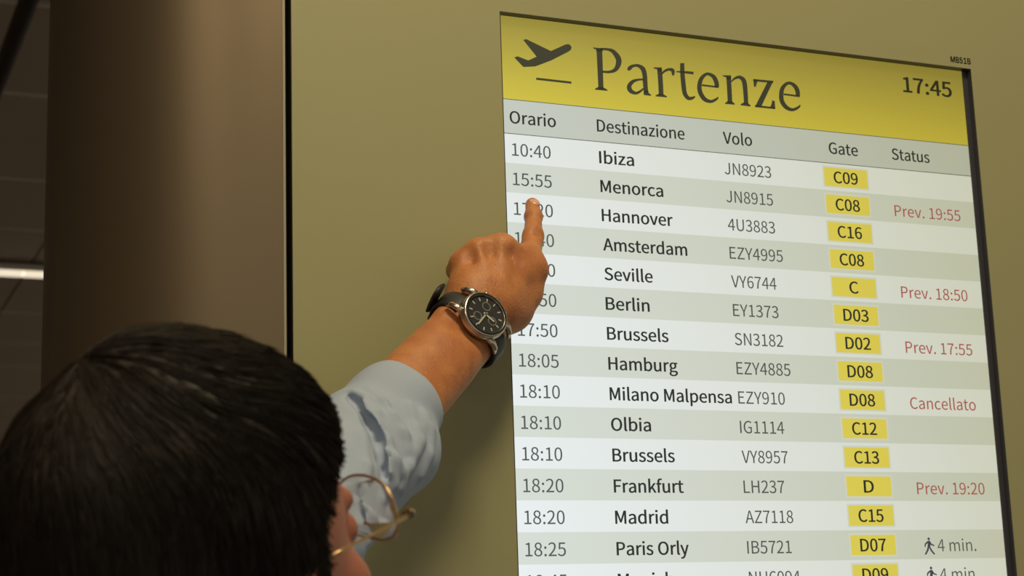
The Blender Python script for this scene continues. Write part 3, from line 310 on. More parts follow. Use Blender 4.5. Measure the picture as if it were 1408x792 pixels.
TV, TF = json.loads('''[[[10576,9819],[11234,9918],[10577,9675],[11232,9773],[10578,9472],[11229,9569],[10579,9235],[11226,9330],[10580,8989],[11223,9084],[10582,8760],[11220,8854],[10583,8550],[11217,8643],[10584,8342],[11215,8434],[10586,8133],[11212,8224],[10587,7921],[11209,8011],[10588,7705],[11206,7793],[10588,7481],[11203,7567],[10588,7250],[11199,7335],[10589,7017],[11195,7102],[10589,6787],[11192,6871],[10589,6563],[11188,6646],[10590,6329],[11185,6413],[10592,6085],[11182,6167],[10593,5851],[11179,5933],[10594,5652],[11177,5734],[10595,5511],[11175,5592],[10944,9731],[10957,9981],[11063,9744],[11074,9993],[11231,9764],[11243,10012],[11422,9783],[11440,10033],[11610,9794],[11642,10050],[11770,9788],[11822,10057],[11904,9768],[11976,10060],[12025,9741],[12125,10062],[12127,9704],[12278,10053],[12214,9655],[12437,10020],[12296,9589],[12596,9955],[12388,9492],[12754,9855],[12487,9364],[12911,9729],[12581,9222],[13059,9585],[12657,9084],[13188,9432],[12706,8970],[13288,9274],[12730,8882],[13352,9111],[12739,8802],[13383,8945],[12739,8723],[13383,8780],[12730,8635],[13357,8622],[12713,8538],[13313,8467],[12685,8429],[13248,8306],[12646,8308],[13160,8142],[12596,8187],[13052,7981],[12540,8077],[12927,7829],[12480,7989],[12784,7696],[12410,7914],[12628,7592],[12319,7842],[12465,7515],[12208,7774],[12302,7460],[12081,7714],[12138,7419],[11948,7664],[11972,7386],[11792,7628],[11785,7363],[11606,7606],[11582,7353],[11417,7593],[11385,7349],[11249,7586],[11218,7349],[11130,7579],[11102,7348],[14313,7925],[14104,7878],[14332,7953],[14082,7889],[14358,7985],[14048,7909],[14391,8005],[14011,7952],[14419,8005],[13989,8024],[14436,7999],[13998,8107],[14451,8018],[14026,8175],[14467,8053],[14068,8238],[14481,8088],[14125,8306],[14496,8120],[14198,8376],[14517,8151],[14282,8438],[14556,8187],[14370,8490],[14610,8231],[14462,8533],[14673,8274],[14561,8571],[14741,8312],[14663,8604],[14815,8342],[14763,8632],[14895,8365],[14861,8657],[14979,8383],[14965,8683],[15058,8392],[15080,8703],[15131,8388],[15204,8713],[15201,8370],[15332,8705],[15281,8333],[15462,8684],[15367,8280],[15599,8653],[15446,8217],[15741,8606],[15508,8151],[15879,8535],[15552,8090],[15999,8434],[15585,8025],[16086,8308],[15618,7944],[16145,8171],[15648,7844],[16182,8027],[15673,7724],[16207,7880],[15695,7591],[16229,7725],[15708,7448],[16244,7554],[15711,7289],[16249,7374],[15710,7113],[16249,7190],[15709,6923],[16247,7004],[15712,6726],[16249,6815],[15720,6505],[16254,6599],[15731,6261],[16260,6355],[15743,6019],[16267,6112],[15753,5810],[16272,5903],[15759,5664],[16276,5755],[15814,7207],[15802,7010],[15739,7201],[15724,7001],[15632,7194],[15618,6991],[15502,7184],[15495,6976],[15360,7168],[15369,6954],[15220,7144],[15248,6919],[15079,7115],[15123,6872],[14927,7082],[14989,6816],[14768,7039],[14861,6752],[14607,6981],[14748,6684],[14452,6902],[14659,6615],[14310,6802],[14579,6534],[14176,6686],[14500,6438],[14055,6557],[14433,6340],[13952,6416],[14387,6253],[13877,6262],[14367,6194],[13842,6102],[14364,6149],[13847,5949],[14371,6095],[13883,5809],[14388,6035],[13947,5684],[14413,5978],[14039,5576],[14439,5932],[14161,5494],[14479,5883],[14303,5438],[14549,5825],[14453,5403],[14636,5770],[14602,5384],[14728,5727],[14744,5382],[14807,5703],[14880,5400],[14871,5700],[15005,5438],[14939,5713],[15119,5490],[15015,5742],[15223,5549],[15101,5783],[15326,5616],[15191,5830],[15438,5702],[15292,5889],[15553,5806],[15407,5969],[15661,5912],[15522,6055],[15751,6003],[15624,6133],[15814,6065],[15696,6188],[17449,8416],[18010,8518],[17455,8236],[18016,8339],[17464,7986],[18025,8088],[17474,7692],[18035,7792],[17483,7383],[18044,7479],[17489,7086],[18050,7175],[17490,6773],[18051,6856],[17488,6424],[18049,6504],[17485,6082],[18046,6160],[17482,5785],[18042,5863],[17480,5577],[18040,5654],[17949,7788],[17859,7841],[18005,7843],[17895,7905],[18081,7921],[17946,7999],[18169,8006],[18011,8110],[18259,8085],[18091,8224],[18343,8146],[18187,8327],[18431,8200],[18297,8412],[18532,8256],[18418,8487],[18638,8308],[18545,8552],[18739,8347],[18673,8607],[18824,8368],[18798,8650],[18898,8369],[18924,8679],[18971,8357],[19049,8694],[19035,8335],[19170,8694],[19082,8311],[19283,8676],[19096,8298],[19391,8631],[19088,8307],[19474,8540],[19090,8304],[19507,8435],[19099,8270],[19508,8346],[19108,8213],[19499,8276],[19119,8152],[19490,8215],[19134,8098],[19477,8146],[19149,8040],[19456,8070],[19162,7980],[19432,8000],[19173,7926],[19409,7942],[19181,7887],[19394,7903],[20197,9338],[20687,9392],[20187,9199],[20682,9252],[20171,9005],[20675,9059],[20154,8772],[20667,8832],[20140,8516],[20662,8587],[20133,8256],[20663,8339],[20135,7977],[20670,8071],[20142,7670],[20683,7771],[20154,7358],[20699,7463],[20168,7063],[20716,7173],[20184,6811],[20732,6922],[20199,6606],[20743,6716],[20214,6429],[20750,6543],[20233,6266],[20758,6401],[20264,6112],[20773,6282],[20313,5964],[20798,6176],[20380,5823],[20838,6074],[20462,5696],[20888,5981],[20557,5585],[20943,5901],[20665,5493],[20998,5840],[20793,5422],[21040,5803],[20946,5390],[21072,5785],[21097,5399],[21125,5776],[21230,5432],[21201,5779],[21344,5474],[21289,5791],[21446,5519],[21366,5803],[21544,5577],[21429,5815],[21630,5649],[21496,5838],[21697,5718],[21567,5872],[21746,5774],[21633,5906],[21780,5812],[21682,5932],[19665,8293],[19681,8420],[19803,8290],[19821,8436],[19997,8287],[20019,8459],[20224,8282],[20250,8485],[20459,8277],[20491,8509],[20677,8273],[20715,8528],[20895,8269],[20940,8540],[21130,8264],[21180,8549],[21358,8259],[21411,8555],[21554,8256],[21609,8560],[21694,8253],[21749,8564],[24455,6105],[24569,6022],[24413,6072],[24544,5981],[24358,6028],[24509,5922],[24296,5983],[24457,5846],[24227,5941],[24383,5762],[24147,5899],[24289,5683],[24042,5845],[24180,5608],[23918,5781],[24049,5525],[23792,5724],[23897,5443],[23675,5685],[23727,5372],[23572,5674],[23547,5330],[23462,5687],[23366,5319],[23339,5719],[23183,5329],[23218,5767],[22999,5362],[23108,5827],[22819,5420],[23017,5894],[22654,5509],[22933,5979],[22511,5632],[22847,6092],[22389,5779],[22765,6222],[22286,5940],[22696,6358],[22201,6105],[22643,6486],[22133,6268],[22610,6604],[22085,6429],[22591,6723],[22057,6594],[22584,6846],[22048,6758],[22588,6972],[22053,6920],[22599,7102],[22070,7081],[22620,7236],[22100,7247],[22651,7375],[22144,7419],[22690,7512],[22201,7591],[22738,7641],[22275,7760],[22790,7755],[22365,7920],[22853,7865],[22477,8070],[22932,7979],[22606,8208],[23020,8089],[22743,8332],[23110,8182],[22881,8439],[23191,8251],[23016,8527],[23260,8292],[23150,8594],[23325,8317],[23283,8639],[23390,8328],[23414,8662],[23462,8327],[23541,8667],[23539,8314],[23667,8658],[23623,8286],[23798,8636],[23711,8242],[23936,8601],[23797,8185],[24075,8550],[23872,8121],[24209,8481],[23929,8057],[24329,8390],[23976,7984],[24428,8275],[24021,7890],[24505,8145],[24062,7782],[24566,8011],[24097,7670],[24614,7880],[24126,7569],[24653,7753],[24144,7476],[24678,7618],[24155,7374],[24688,7481],[24160,7271],[24688,7357],[24163,7176],[24685,7259],[24166,7104],[24684,7192],[22616,7094],[22655,7294],[22914,7089],[22953,7290],[23354,7083],[23393,7284],[23842,7076],[23882,7278],[24284,7070],[24324,7271],[24584,7066],[24624,7267],[25619,8405],[26182,8498],[25621,8222],[26184,8315],[25624,7966],[26186,8059],[25626,7666],[26189,7758],[25628,7350],[26190,7439],[25628,7046],[26190,7131],[25625,6726],[26187,6808],[25620,6371],[26181,6450],[25614,6022],[26175,6099],[25608,5720],[26169,5797],[25605,5508],[26165,5585],[26181,7850],[26102,7919],[26261,7911],[26165,7993],[26372,8000],[26256,8100],[26499,8097],[26365,8224],[26626,8185],[26484,8347],[26738,8246],[26606,8451],[26840,8290],[26729,8532],[26945,8327],[26856,8602],[27041,8351],[26991,8661],[27123,8358],[27135,8702],[27186,8350],[27285,8719],[27244,8325],[27432,8707],[27306,8285],[27573,8672],[27364,8234],[27707,8613],[27412,8175],[27828,8532],[27448,8115],[27929,8426],[27474,8051],[28002,8301],[27495,7972],[28049,8165],[27513,7869],[28076,8024],[27528,7738],[28094,7874],[27543,7583],[28109,7708],[27556,7399],[28121,7509],[27565,7185],[28127,7283],[27571,6955],[28127,7045],[27574,6725],[28125,6812],[27577,6512],[28124,6597],[27579,6306],[28121,6386],[27579,6096],[28116,6171],[27577,5897],[28110,5970],[27575,5729],[28104,5801],[27574,5608],[28100,5680],[34479,6208],[34596,6149],[34437,6170],[34576,6105],[34385,6120],[34550,6040],[34325,6070],[34506,5955],[34258,6025],[34434,5859],[34178,5982],[34334,5768],[34063,5923],[34209,5682],[33923,5851],[34059,5589],[33776,5785],[33886,5497],[33638,5738],[33696,5419],[33523,5722],[33498,5371],[33409,5734],[33302,5361],[33281,5766],[33110,5377],[33154,5815],[32922,5415],[33035,5877],[32744,5475],[32933,5946],[32581,5555],[32842,6026],[32436,5660],[32754,6124],[32306,5786],[32674,6235],[32193,5926],[32606,6352],[32099,6076],[32557,6464],[32025,6232],[32526,6574],[31975,6396],[32510,6693],[31949,6565],[32505,6822],[31943,6734],[32510,6958],[31950,6899],[32521,7097],[31966,7059],[32538,7239],[31990,7223],[32561,7383],[32024,7394],[32593,7521],[32072,7569],[32633,7648],[32139,7744],[32679,7758],[32229,7913],[32740,7865],[32347,8071],[32821,7980],[32485,8214],[32915,8091],[32631,8342],[33012,8187],[32778,8451],[33099,8257],[32921,8541],[33172,8300],[33061,8609],[33242,8325],[33203,8655],[33312,8336],[33341,8679],[33385,8335],[33474,8683],[33459,8323],[33604,8673],[33534,8296],[33738,8645],[33613,8251],[33871,8600],[33693,8192],[33998,8542],[33766,8125],[34117,8472],[33828,8057],[34224,8391],[33879,7987],[34318,8299],[33924,7907],[34401,8196],[33964,7820],[34471,8085],[33997,7731],[34529,7967],[34023,7646],[34574,7839],[34041,7554],[34599,7694],[34052,7439],[34604,7541],[34058,7317],[34598,7399],[34061,7204],[34590,7283],[34065,7122],[34586,7204],[32536,7080],[32581,7285],[32839,7074],[32884,7279],[33287,7064],[33332,7270],[33783,7054],[33829,7259],[34232,7044],[34278,7250],[34538,7037],[34584,7243],[10209,9951],[11377,9983],[11267,9643],[10545,9564],[10526,9756],[10223,9846],[10208,5554],[10571,5783],[11176,5800],[11631,5582],[11598,5465],[10203,5448],[15741,5859],[16290,5985],[16324,5740],[16627,5522],[16574,5428],[15737,5434],[17052,8548],[17999,8648],[17992,8181],[17470,8127],[17463,8350],[17047,8449],[17105,5533],[17470,5747],[18046,5750],[18447,5550],[18374,5435],[17099,5426],[25190,8542],[26212,8638],[26200,8163],[25638,8106],[25624,8332],[25184,8450],[25287,5507],[25600,5745],[26196,5739],[26481,5532],[26424,5426],[25280,5398],[27160,5552],[27578,5801],[28115,5743],[28401,5535],[28322,5409],[27152,5433],[28914,8515],[31383,8556],[31313,8300],[28875,8254],[28891,8485],[29475,8453],[29317,8070],[29134,7640],[28934,7666],[30624,8341],[31372,8536],[29670,5529],[28897,5437],[28911,5638],[31420,5623],[31354,5406],[28894,5400],[30719,5483],[30956,5944],[31091,6387],[31388,6279],[31376,5436]],[[0,2,3,1],[2,4,5,3],[4,6,7,5],[6,8,9,7],[8,10,11,9],[10,12,13,11],[12,14,15,13],[14,16,17,15],[16,18,19,17],[18,20,21,19],[20,22,23,21],[22,24,25,23],[24,26,27,25],[26,28,29,27],[28,30,31,29],[30,32,33,31],[32,34,35,33],[34,36,37,35],[36,38,39,37],[38,40,41,39],[42,44,45,43],[44,46,47,45],[46,48,49,47],[48,50,51,49],[50,52,53,51],[52,54,55,53],[54,56,57,55],[56,58,59,57],[58,60,61,59],[60,62,63,61],[62,64,65,63],[64,66,67,65],[66,68,69,67],[68,70,71,69],[70,72,73,71],[72,74,75,73],[74,76,77,75],[76,78,79,77],[78,80,81,79],[80,82,83,81],[82,84,85,83],[84,86,87,85],[86,88,89,87],[88,90,91,89],[90,92,93,91],[92,94,95,93],[94,96,97,95],[96,98,99,97],[98,100,101,99],[100,102,103,101],[102,104,105,103],[104,106,107,105],[106,108,109,107],[108,110,111,109],[110,112,113,111],[114,116,117,115],[116,118,119,117],[118,120,121,119],[120,122,123,121],[122,124,125,123],[124,126,127,125],[126,128,129,127],[128,130,131,129],[130,132,133,131],[132,134,135,133],[134,136,137,135],[136,138,139,137],[138,140,141,139],[140,142,143,141],[142,144,145,143],[144,146,147,145],[146,148,149,147],[148,150,151,149],[150,152,153,151],[152,154,155,153],[154,156,157,155],[156,158,159,157],[158,160,161,159],[160,162,163,161],[162,164,165,163],[164,166,167,165],[166,168,169,167],[168,170,171,169],[170,172,173,171],[172,174,175,173],[174,176,177,175],[176,178,179,177],[178,180,181,179],[180,182,183,181],[182,184,185,183],[184,186,187,185],[186,188,189,187],[188,190,191,189],[190,192,193,191],[192,194,195,193],[196,198,199,197],[198,200,201,199],[200,202,203,201],[202,204,205,203],[204,206,207,205],[206,208,209,207],[208,210,211,209],[210,212,213,211],[212,214,215,213],[214,216,217,215],[216,218,219,217],[218,220,221,219],[220,222,223,221],[222,224,225,223],[224,226,227,225],[226,228,229,227],[228,230,231,229],[230,232,233,231],[232,234,235,233],[234,236,237,235],[236,238,239,237],[238,240,241,239],[240,242,243,241],[242,244,245,243],[244,246,247,245],[246,248,249,247],[248,250,251,249],[250,252,253,251],[252,254,255,253],[254,256,257,255],[256,258,259,257],[258,260,261,259],[260,262,263,261],[262,264,265,263],[264,266,267,265],[268,270,271,269],[270,272,273,271],[272,274,275,273],[274,276,277,275],[276,278,279,277],[278,280,281,279],[280,282,283,281],[282,284,285,283],[284,286,287,285],[286,288,289,287],[290,292,293,291],[292,294,295,293],[294,296,297,295],[296,298,299,297],[298,300,301,299],[300,302,303,301],[302,304,305,303],[304,306,307,305],[306,308,309,307],[308,310,311,309],[310,312,313,311],[312,314,315,313],[314,316,317,315],[316,318,319,317],[318,320,321,319],[320,322,323,321],[322,324,325,323],[324,326,327,325],[326,328,329,327],[328,330,331,329],[330,332,333,331],[332,334,335,333],[334,336,337,335],[336,338,339,337],[338,340,341,339],[342,344,345,343],[344,346,347,345],[346,348,349,347],[348,350,351,349],[350,352,353,351],[352,354,355,353],[354,356,357,355],[356,358,359,357],[358,360,361,359],[360,362,363,361],[362,364,365,363],[364,366,367,365],[366,368,369,367],[368,370,371,369],[370,372,373,371],[372,374,375,373],[374,376,377,375],[376,378,379,377],[378,380,381,379],[380,382,383,381],[382,384,385,383],[384,386,387,385],[386,388,389,387],[388,390,391,389],[390,392,393,391],[392,394,395,393],[394,396,397,395],[396,398,399,397],[398,400,401,399],[400,402,403,401],[404,406,407,405],[406,408,409,407],[408,410,411,409],[410,412,413,411],[412,414,415,413],[414,416,417,415],[416,418,419,417],[418,420,421,419],[420,422,423,421],[422,424,425,423],[426,428,429,427],[428,430,431,429],[430,432,433,431],[432,434,435,433],[434,436,437,435],[436,438,439,437],[438,440,441,439],[440,442,443,441],[442,444,445,443],[444,446,447,445],[446,448,449,447],[448,450,451,449],[450,452,453,451],[452,454,455,453],[454,456,457,455],[456,458,459,457],[458,460,461,459],[460,462,463,461],[462,464,465,463],[464,466,467,465],[466,468,469,467],[468,470,471,469],[470,472,473,471],[472,474,475,473],[474,476,477,475],[476,478,479,477],[478,480,481,479],[480,482,483,481],[482,484,485,483],[484,486,487,485],[486,488,489,487],[488,490,491,489],[490,492,493,491],[492,494,495,493],[494,496,497,495],[496,498,499,497],[498,500,501,499],[500,502,503,501],[502,504,505,503],[504,506,507,505],[506,508,509,507],[508,510,511,509],[510,512,513,511],[512,514,515,513],[514,516,517,515],[516,518,519,517],[518,520,521,519],[520,522,523,521],[522,524,525,523],[524,526,527,525],[526,528,529,527],[528,530,531,529],[530,532,533,531],[532,534,535,533],[534,536,537,535],[538,540,541,539],[540,542,543,541],[542,544,545,543],[544,546,547,545],[546,548,549,547],[550,552,553,551],[552,554,555,553],[554,556,557,555],[556,558,559,557],[558,560,561,559],[560,562,563,561],[562,564,565,563],[564,566,567,565],[566,568,569,567],[568,570,571,569],[572,574,575,573],[574,576,577,575],[576,578,579,577],[578,580,581,579],[580,582,583,581],[582,584,585,583],[584,586,587,585],[586,588,589,587],[588,590,591,589],[590,592,593,591],[592,594,595,593],[594,596,597,595],[596,598,599,597],[598,600,601,599],[600,602,603,601],[602,604,605,603],[604,606,607,605],[606,608,609,607],[608,610,611,609],[610,612,613,611],[612,614,615,613],[614,616,617,615],[616,618,619,617],[618,620,621,619],[620,622,623,621],[622,624,625,623],[624,626,627,625],[626,628,629,627],[628,630,631,629],[630,632,633,631],[634,636,637,635],[636,638,639,637],[638,640,641,639],[640,642,643,641],[642,644,645,643],[644,646,647,645],[646,648,649,647],[648,650,651,649],[650,652,653,651],[652,654,655,653],[654,656,657,655],[656,658,659,657],[658,660,661,659],[660,662,663,661],[662,664,665,663],[664,666,667,665],[666,668,669,667],[668,670,671,669],[670,672,673,671],[672,674,675,673],[674,676,677,675],[676,678,679,677],[678,680,681,679],[680,682,683,681],[682,684,685,683],[684,686,687,685],[686,688,689,687],[688,690,691,689],[690,692,693,691],[692,694,695,693],[694,696,697,695],[696,698,699,697],[698,700,701,699],[700,702,703,701],[702,704,705,703],[704,706,707,705],[706,708,709,707],[708,710,711,709],[710,712,713,711],[712,714,715,713],[714,716,717,715],[716,718,719,717],[718,720,721,719],[720,722,723,721],[722,724,725,723],[724,726,727,725],[726,728,729,727],[728,730,731,729],[730,732,733,731],[732,734,735,733],[734,736,737,735],[736,738,739,737],[738,740,741,739],[740,742,743,741],[742,744,745,743],[746,748,749,747],[748,750,751,749],[750,752,753,751],[752,754,755,753],[754,756,757,755],[758,759,760,761,762,763],[764,765,766,767,768,769],[770,771,772,773,774,775],[776,777,778,779,780,781],[782,783,784,785,786,787],[788,789,790,791,792,793],[794,795,796,797,798,799],[800,801,802,803,804,805],[806,807,808,809],[810,811,812,813,814],[815,816,817,818],[819,820,821,822],[823,824,825,826,827]]]''')          # the word Partenze as brush strokes, 1/100 mm on the display
me = bpy.data.meshes.new('title_text'); me.from_pydata([(x / 1e5, -0.0006, z / 1e5) for x, z in TV], [], TF); link('title_text', me, M['s_title'], hb)
text('clock_text', '17:45', 'sans', 0.4810, 0.0900, 0.0172, 0.0645, -0.0006, M['s_title'], hb, bold=0.00065)
# take-off pictogram
def zz(px, py):                  # crop of the photograph 680..1044 x 0..205 at 3.863 -> display metres
    q = Q(680 + px / 3.863, py / 3.863, 0); return (q.x, q.z - Z0)
pl = [(103,306),(122,300),(178,322),(222,302),(151,213),(168,209),(298,272),(376,237),(392,235),(403,242),(408,254),(404,266),(392,275),(300,322),(215,354),(152,357)]
poly_y('plane_pictogram', [zz(*p) for p in reversed(pl)], -0.0006, M['s_title'], hb)
poly_y('runway_line', [zz(220, 425), zz(407, 446), zz(407, 434), zz(220, 413)], -0.0006, M['s_title'], hb)
ch = rect_y('column_heading_bar', SX0 + .001, SX1, 0.0, 0.0352, -0.0003, M['s_head'], bd)
for s, a, b in (('Orario', .0073, .0569), ('Destinazione', .1026, .2023), ('Volo', .2481, .2825), ('Gate', .3776, .4141), ('Status', .4584, .5076)):
    text('heading_text', s, 'sans', a, 0.0108, 0.0125, b - a, -0.0006, M['s_mid'] if 0 else M['s_dark'], ch, bold=0.00026)
for z in (0.0352, 0.0): rect_y('rule_line', SX0 + .001, SX1, z - 0.0004, z + 0.0004, -0.0007, M['s_line'], bd)
rows = [('10:40','Ibiza','JN8923','C09',''),('15:55','Menorca','JN8915','C08','Prev. 19:55'),('17:20','Hannover','4U3883','C16',''),('17:40','Amsterdam','EZY4995','C08',''),
 ('17:40','Seville','VY6744','C','Prev. 18:50'),('17:50','Berlin','EY1373','D03',''),('17:50','Brussels','SN3182','D02','Prev. 17:55'),('18:05','Hamburg','EZY4885','D08',''),
 ('18:10','Milano Malpensa','EZY910','D08','Cancellato'),('18:10','Olbia','IG1114','C12',''),('18:10','Brussels','VY8957','C13',''),('18:20','Frankfurt','LH237','D','Prev. 19:20'),
 ('18:20','Madrid','AZ7118','C15',''),('18:25','Paris Orly','IB5721','D07','man'),('18:45','Munich','NU6094','D09','man')]
kt = 0.0416 / twidth('18:10'); kd = 0.1360 / twidth('Milano Malpensa'); kf = 0.0545 / twidth('EZY910'); kg = 0.0300 / twidth('C15'); ks = 0.0866 / twidth('Prev. 19:55')
def walking_man(x, z0, h, parent, nm='walking_pictogram'):
    def q(u, v): return (x + u * h, z0 + v * h)
    bm = bmesh.new()
    def poly(pp): bm.faces.new([bm.verts.new((a, -0.0006, b)) for a, b in (q(*p) for p in pp)])
    poly([(0.36 + .085*math.cos(t), 0.915 + .085*math.sin(t)) for t in [2*PI*i/12 for i in range(12)]])
    poly([(.25,.78),(.42,.82),(.50,.70),(.42,.44),(.24,.46),(.27,.62)])
    poly([(.25,.78),(.06,.64),(.03,.46),(.10,.44),(.14,.58),(.27,.68)])
    poly([(.46,.74),(.56,.62),(.74,.56),(.72,.49),(.50,.55),(.40,.66)])
    poly([(.24,.46),(.36,.46),(.30,.26),(.10,.0),(.0,.04),(.17,.28)])
    poly([(.32,.46),(.43,.46),(.55,.26),(.74,.04),(.64,.0),(.44,.22)])
    return from_bm(nm, bm, M['s_man'], parent)
for k in range(30):
    z1, z0 = -k * H, -(k + 1) * H
    r = rect_y('timetable_row', SX0 + .001, SX1, z0, z1, -0.0003, M['s_grey'] if k % 2 else M['s_white'], bd)
    if k >= len(rows): continue
    t, dst, fl_, gt, stt = rows[k]; zb = z1 - 0.745 * H
    text('time_text', t, 'sans', 0.0084, zb, 0.0126, kt * twidth(t), -0.0006, M['s_mid'], r, bold=0.00008)
    text('destination_text', dst, 'sans', 0.1037, zb, 0.0124, kd * twidth(dst), -0.0006, M['s_dark'], r, bold=0.00036)
    text('flight_text', fl_, 'sans', 0.2475, zb, 0.0124, kf * twidth(fl_), -0.0006, M['s_mid'], r, bold=0.00006)
    rect_y('gate_surround', 0.3676, 0.4256, z1 - .895*H, z1 - .10*H, -0.0004, M['s_halo'], r)
    rect_y('gate_badge', 0.3692, 0.4240, z1 - .845*H, z1 - .16*H, -0.0005, M['s_badge'], r)
    text('gate_text', gt, 'sans', 0.3962, z1 - .715*H, 0.0126, kg * twidth(gt), -0.0006, M['s_dark'], r, bold=0.00034, anchor='center')
    if stt == 'man':
        walking_man(0.4590, z1 - .86*H, .60*H, r); text('status_text', '4 min.', 'sans', 0.4760, zb, 0.0124, 0.0492, -0.0006, M['s_mid'], r)
    elif stt: text('status_text', stt, 'sans', 0.4560, z1 - .765*H, 0.0122, ks * twidth(stt), -0.0006, M['s_red'], r, bold=0.00005)

# ================================================================ SURFACES GROWN FROM DISTANCE FIELDS
class Field:
    """distance field on a regular grid; shapes are blended in smoothly, then meshed by surface nets"""
    def __init__(s, lo, hi, h):
        s.lo = np.array(lo, float); s.h = h; s.n = np.ceil((np.array(hi) - s.lo) / h).astype(int) + 1
        s.v = np.full(s.n, 1.0, np.float32)
    def win(s, lo, hi):
        a = np.clip(np.floor((np.array(lo) - s.lo) / s.h).astype(int), 0, s.n); b = np.clip(np.ceil((np.array(hi) - s.lo) / s.h).astype(int) + 1, 0, s.n)
        sl = tuple(slice(int(x), int(y)) for x, y in zip(a, b))
        g = np.meshgrid(*[s.lo[i] + s.h * np.arange(a[i], b[i]) for i in range(3)], indexing='ij')
        return sl, g
    def add(s, d, sl, k, op='u'):
        o = s.v[sl]
        if op == 'u':
            hh = np.maximum(k - np.abs(o - d), 0) / k; s.v[sl] = np.minimum(o, d) - hh * hh * k * 0.25
        else:
            d = -d; hh = np.maximum(k - np.abs(o - d), 0) / k; s.v[sl] = np.maximum(o, d) + hh * hh * k * 0.25
    def cone(s, a, b, ra, rb, k=0.004, op='u', flat=None):
        a = np.array(a, float); b = np.array(b, float); m = max(ra, rb) + k + 3 * s.h
        sl, (X, Y, Z) = s.win(np.minimum(a, b) - m, np.maximum(a, b) + m)
        if X.size == 0: return
        ab = b - a; L2 = max(float(ab @ ab), 1e-12)
        t = np.clip(((X - a[0]) * ab[0] + (Y - a[1]) * ab[1] + (Z - a[2]) * ab[2]) / L2, 0, 1)
        dx, dy, dz = X - a[0] - t * ab[0], Y - a[1] - t * ab[1], Z - a[2] - t * ab[2]
        if flat is not None:          # (direction, ratio): section squashed along direction
            f = np.array(flat[0], float); f /= np.linalg.norm(f); q = (dx * f[0] + dy * f[1] + dz * f[2]) * (1 / flat[1] - 1)
            dx, dy, dz = dx + q * f[0], dy + q * f[1], dz + q * f[2]
        s.add((np.sqrt(dx * dx + dy * dy + dz * dz) - (ra + t * (rb - ra))).astype(np.float32), sl, k, op)
    def ell(s, c, r, k=0.005, op='u', rot=None):
        c = np.array(c, float); r = np.array(r, float); m = r.max() + k + 3 * s.h
        sl, (X, Y, Z) = s.win(c - m, c + m)
        if X.size == 0: return
        X, Y, Z = X - c[0], Y - c[1], Z - c[2]
        if rot is not None:
            R_ = np.array(rot); X, Y, Z = (R_[0, 0]*X + R_[1, 0]*Y + R_[2, 0]*Z, R_[0, 1]*X + R_[1, 1]*Y + R_[2, 1]*Z, R_[0, 2]*X + R_[1, 2]*Y + R_[2, 2]*Z)
        k0 = np.sqrt((X/r[0])**2 + (Y/r[1])**2 + (Z/r[2])**2); k1 = np.sqrt((X/r[0]**2)**2 + (Y/r[1]**2)**2 + (Z/r[2]**2)**2)
        s.add((k0 * (k0 - 1) / np.maximum(k1, 1e-6)).astype(np.float32), sl, k, op)
    def chain(s, pts, rs, k=0.004, flat=None):
        for i in range(len(pts) - 1): s.cone(pts[i], pts[i+1], rs[i], rs[i+1], k, flat=flat)
    def plane(s, p, n, k=0.003):      # keep the side behind the plane
        X, Y, Z = np.meshgrid(*[s.lo[i] + s.h * np.arange(s.n[i]) for i in range(3)], indexing='ij')
        d = -((X - p[0]) * n[0] + (Y - p[1]) * n[1] + (Z - p[2]) * n[2])
        s.add(d.astype(np.float32), tuple(slice(None) for _ in range(3)), k, 's')
    def net(s):
        V = s.v; ins = V < 0; n = V.shape
        def cor(i, j, k): return ins[i:n[0]-1+i, j:n[1]-1+j, k:n[2]-1+k]
        cnt = sum(cor(i, j, k).astype(np.int8) for i in (0, 1) for j in (0, 1) for k in (0, 1))
        act = (cnt > 0) & (cnt < 8); idx = np.full(act.shape, -1, np.int64); ii = np.argwhere(act); idx[act] = np.arange(len(ii))
        acc = np.zeros((len(ii), 3)); num = np.zeros(len(ii))
        cs_ = [(i, j, k) for i in (0, 1) for j in (0, 1) for k in (0, 1)]
        cv = {c: V[ii[:, 0]+c[0], ii[:, 1]+c[1], ii[:, 2]+c[2]] for c in cs_}
        for c in cs_:
            for ax in range(3):
                if c[ax] == 0:
                    e = list(c); e[ax] = 1; e = tuple(e); a, b = cv[c], cv[e]; m = (a < 0) != (b < 0)
                    t = np.where(m, a / np.where(m, a - b, 1), 0); p = np.array(c, float)[None, :].repeat(len(ii), 0); p[:, ax] += t
                    acc[m] += p[m]; num[m] += 1
        vs = s.lo + s.h * (ii + acc / num[:, None]); fs = []
        for ax in range(3):
            a = [slice(0, None)] * 3; b = [slice(0, None)] * 3; a[ax] = slice(0, -1); b[ax] = slice(1, None)
            cr = ins[tuple(a)] != ins[tuple(b)]; e = np.argwhere(cr); u, w_ = [(1, 2), (2, 0), (0, 1)][ax]
            ok = (e[:, u] > 0) & (e[:, w_] > 0) & (e[:, u] < n[u] - 1) & (e[:, w_] < n[w_] - 1); e = e[ok]
            def g(du, dw):
                q_ = e.copy(); q_[:, u] -= du; q_[:, w_] -= dw; return idx[q_[:, 0], q_[:, 1], q_[:, 2]]
            quad = np.stack([g(1, 1), g(0, 1), g(0, 0), g(1, 0)], 1); fl_ = ins[e[:, 0], e[:, 1], e[:, 2]]
            quad[~fl_] = quad[~fl_][:, ::-1]; fs.append(quad)
        return vs, np.concatenate(fs)
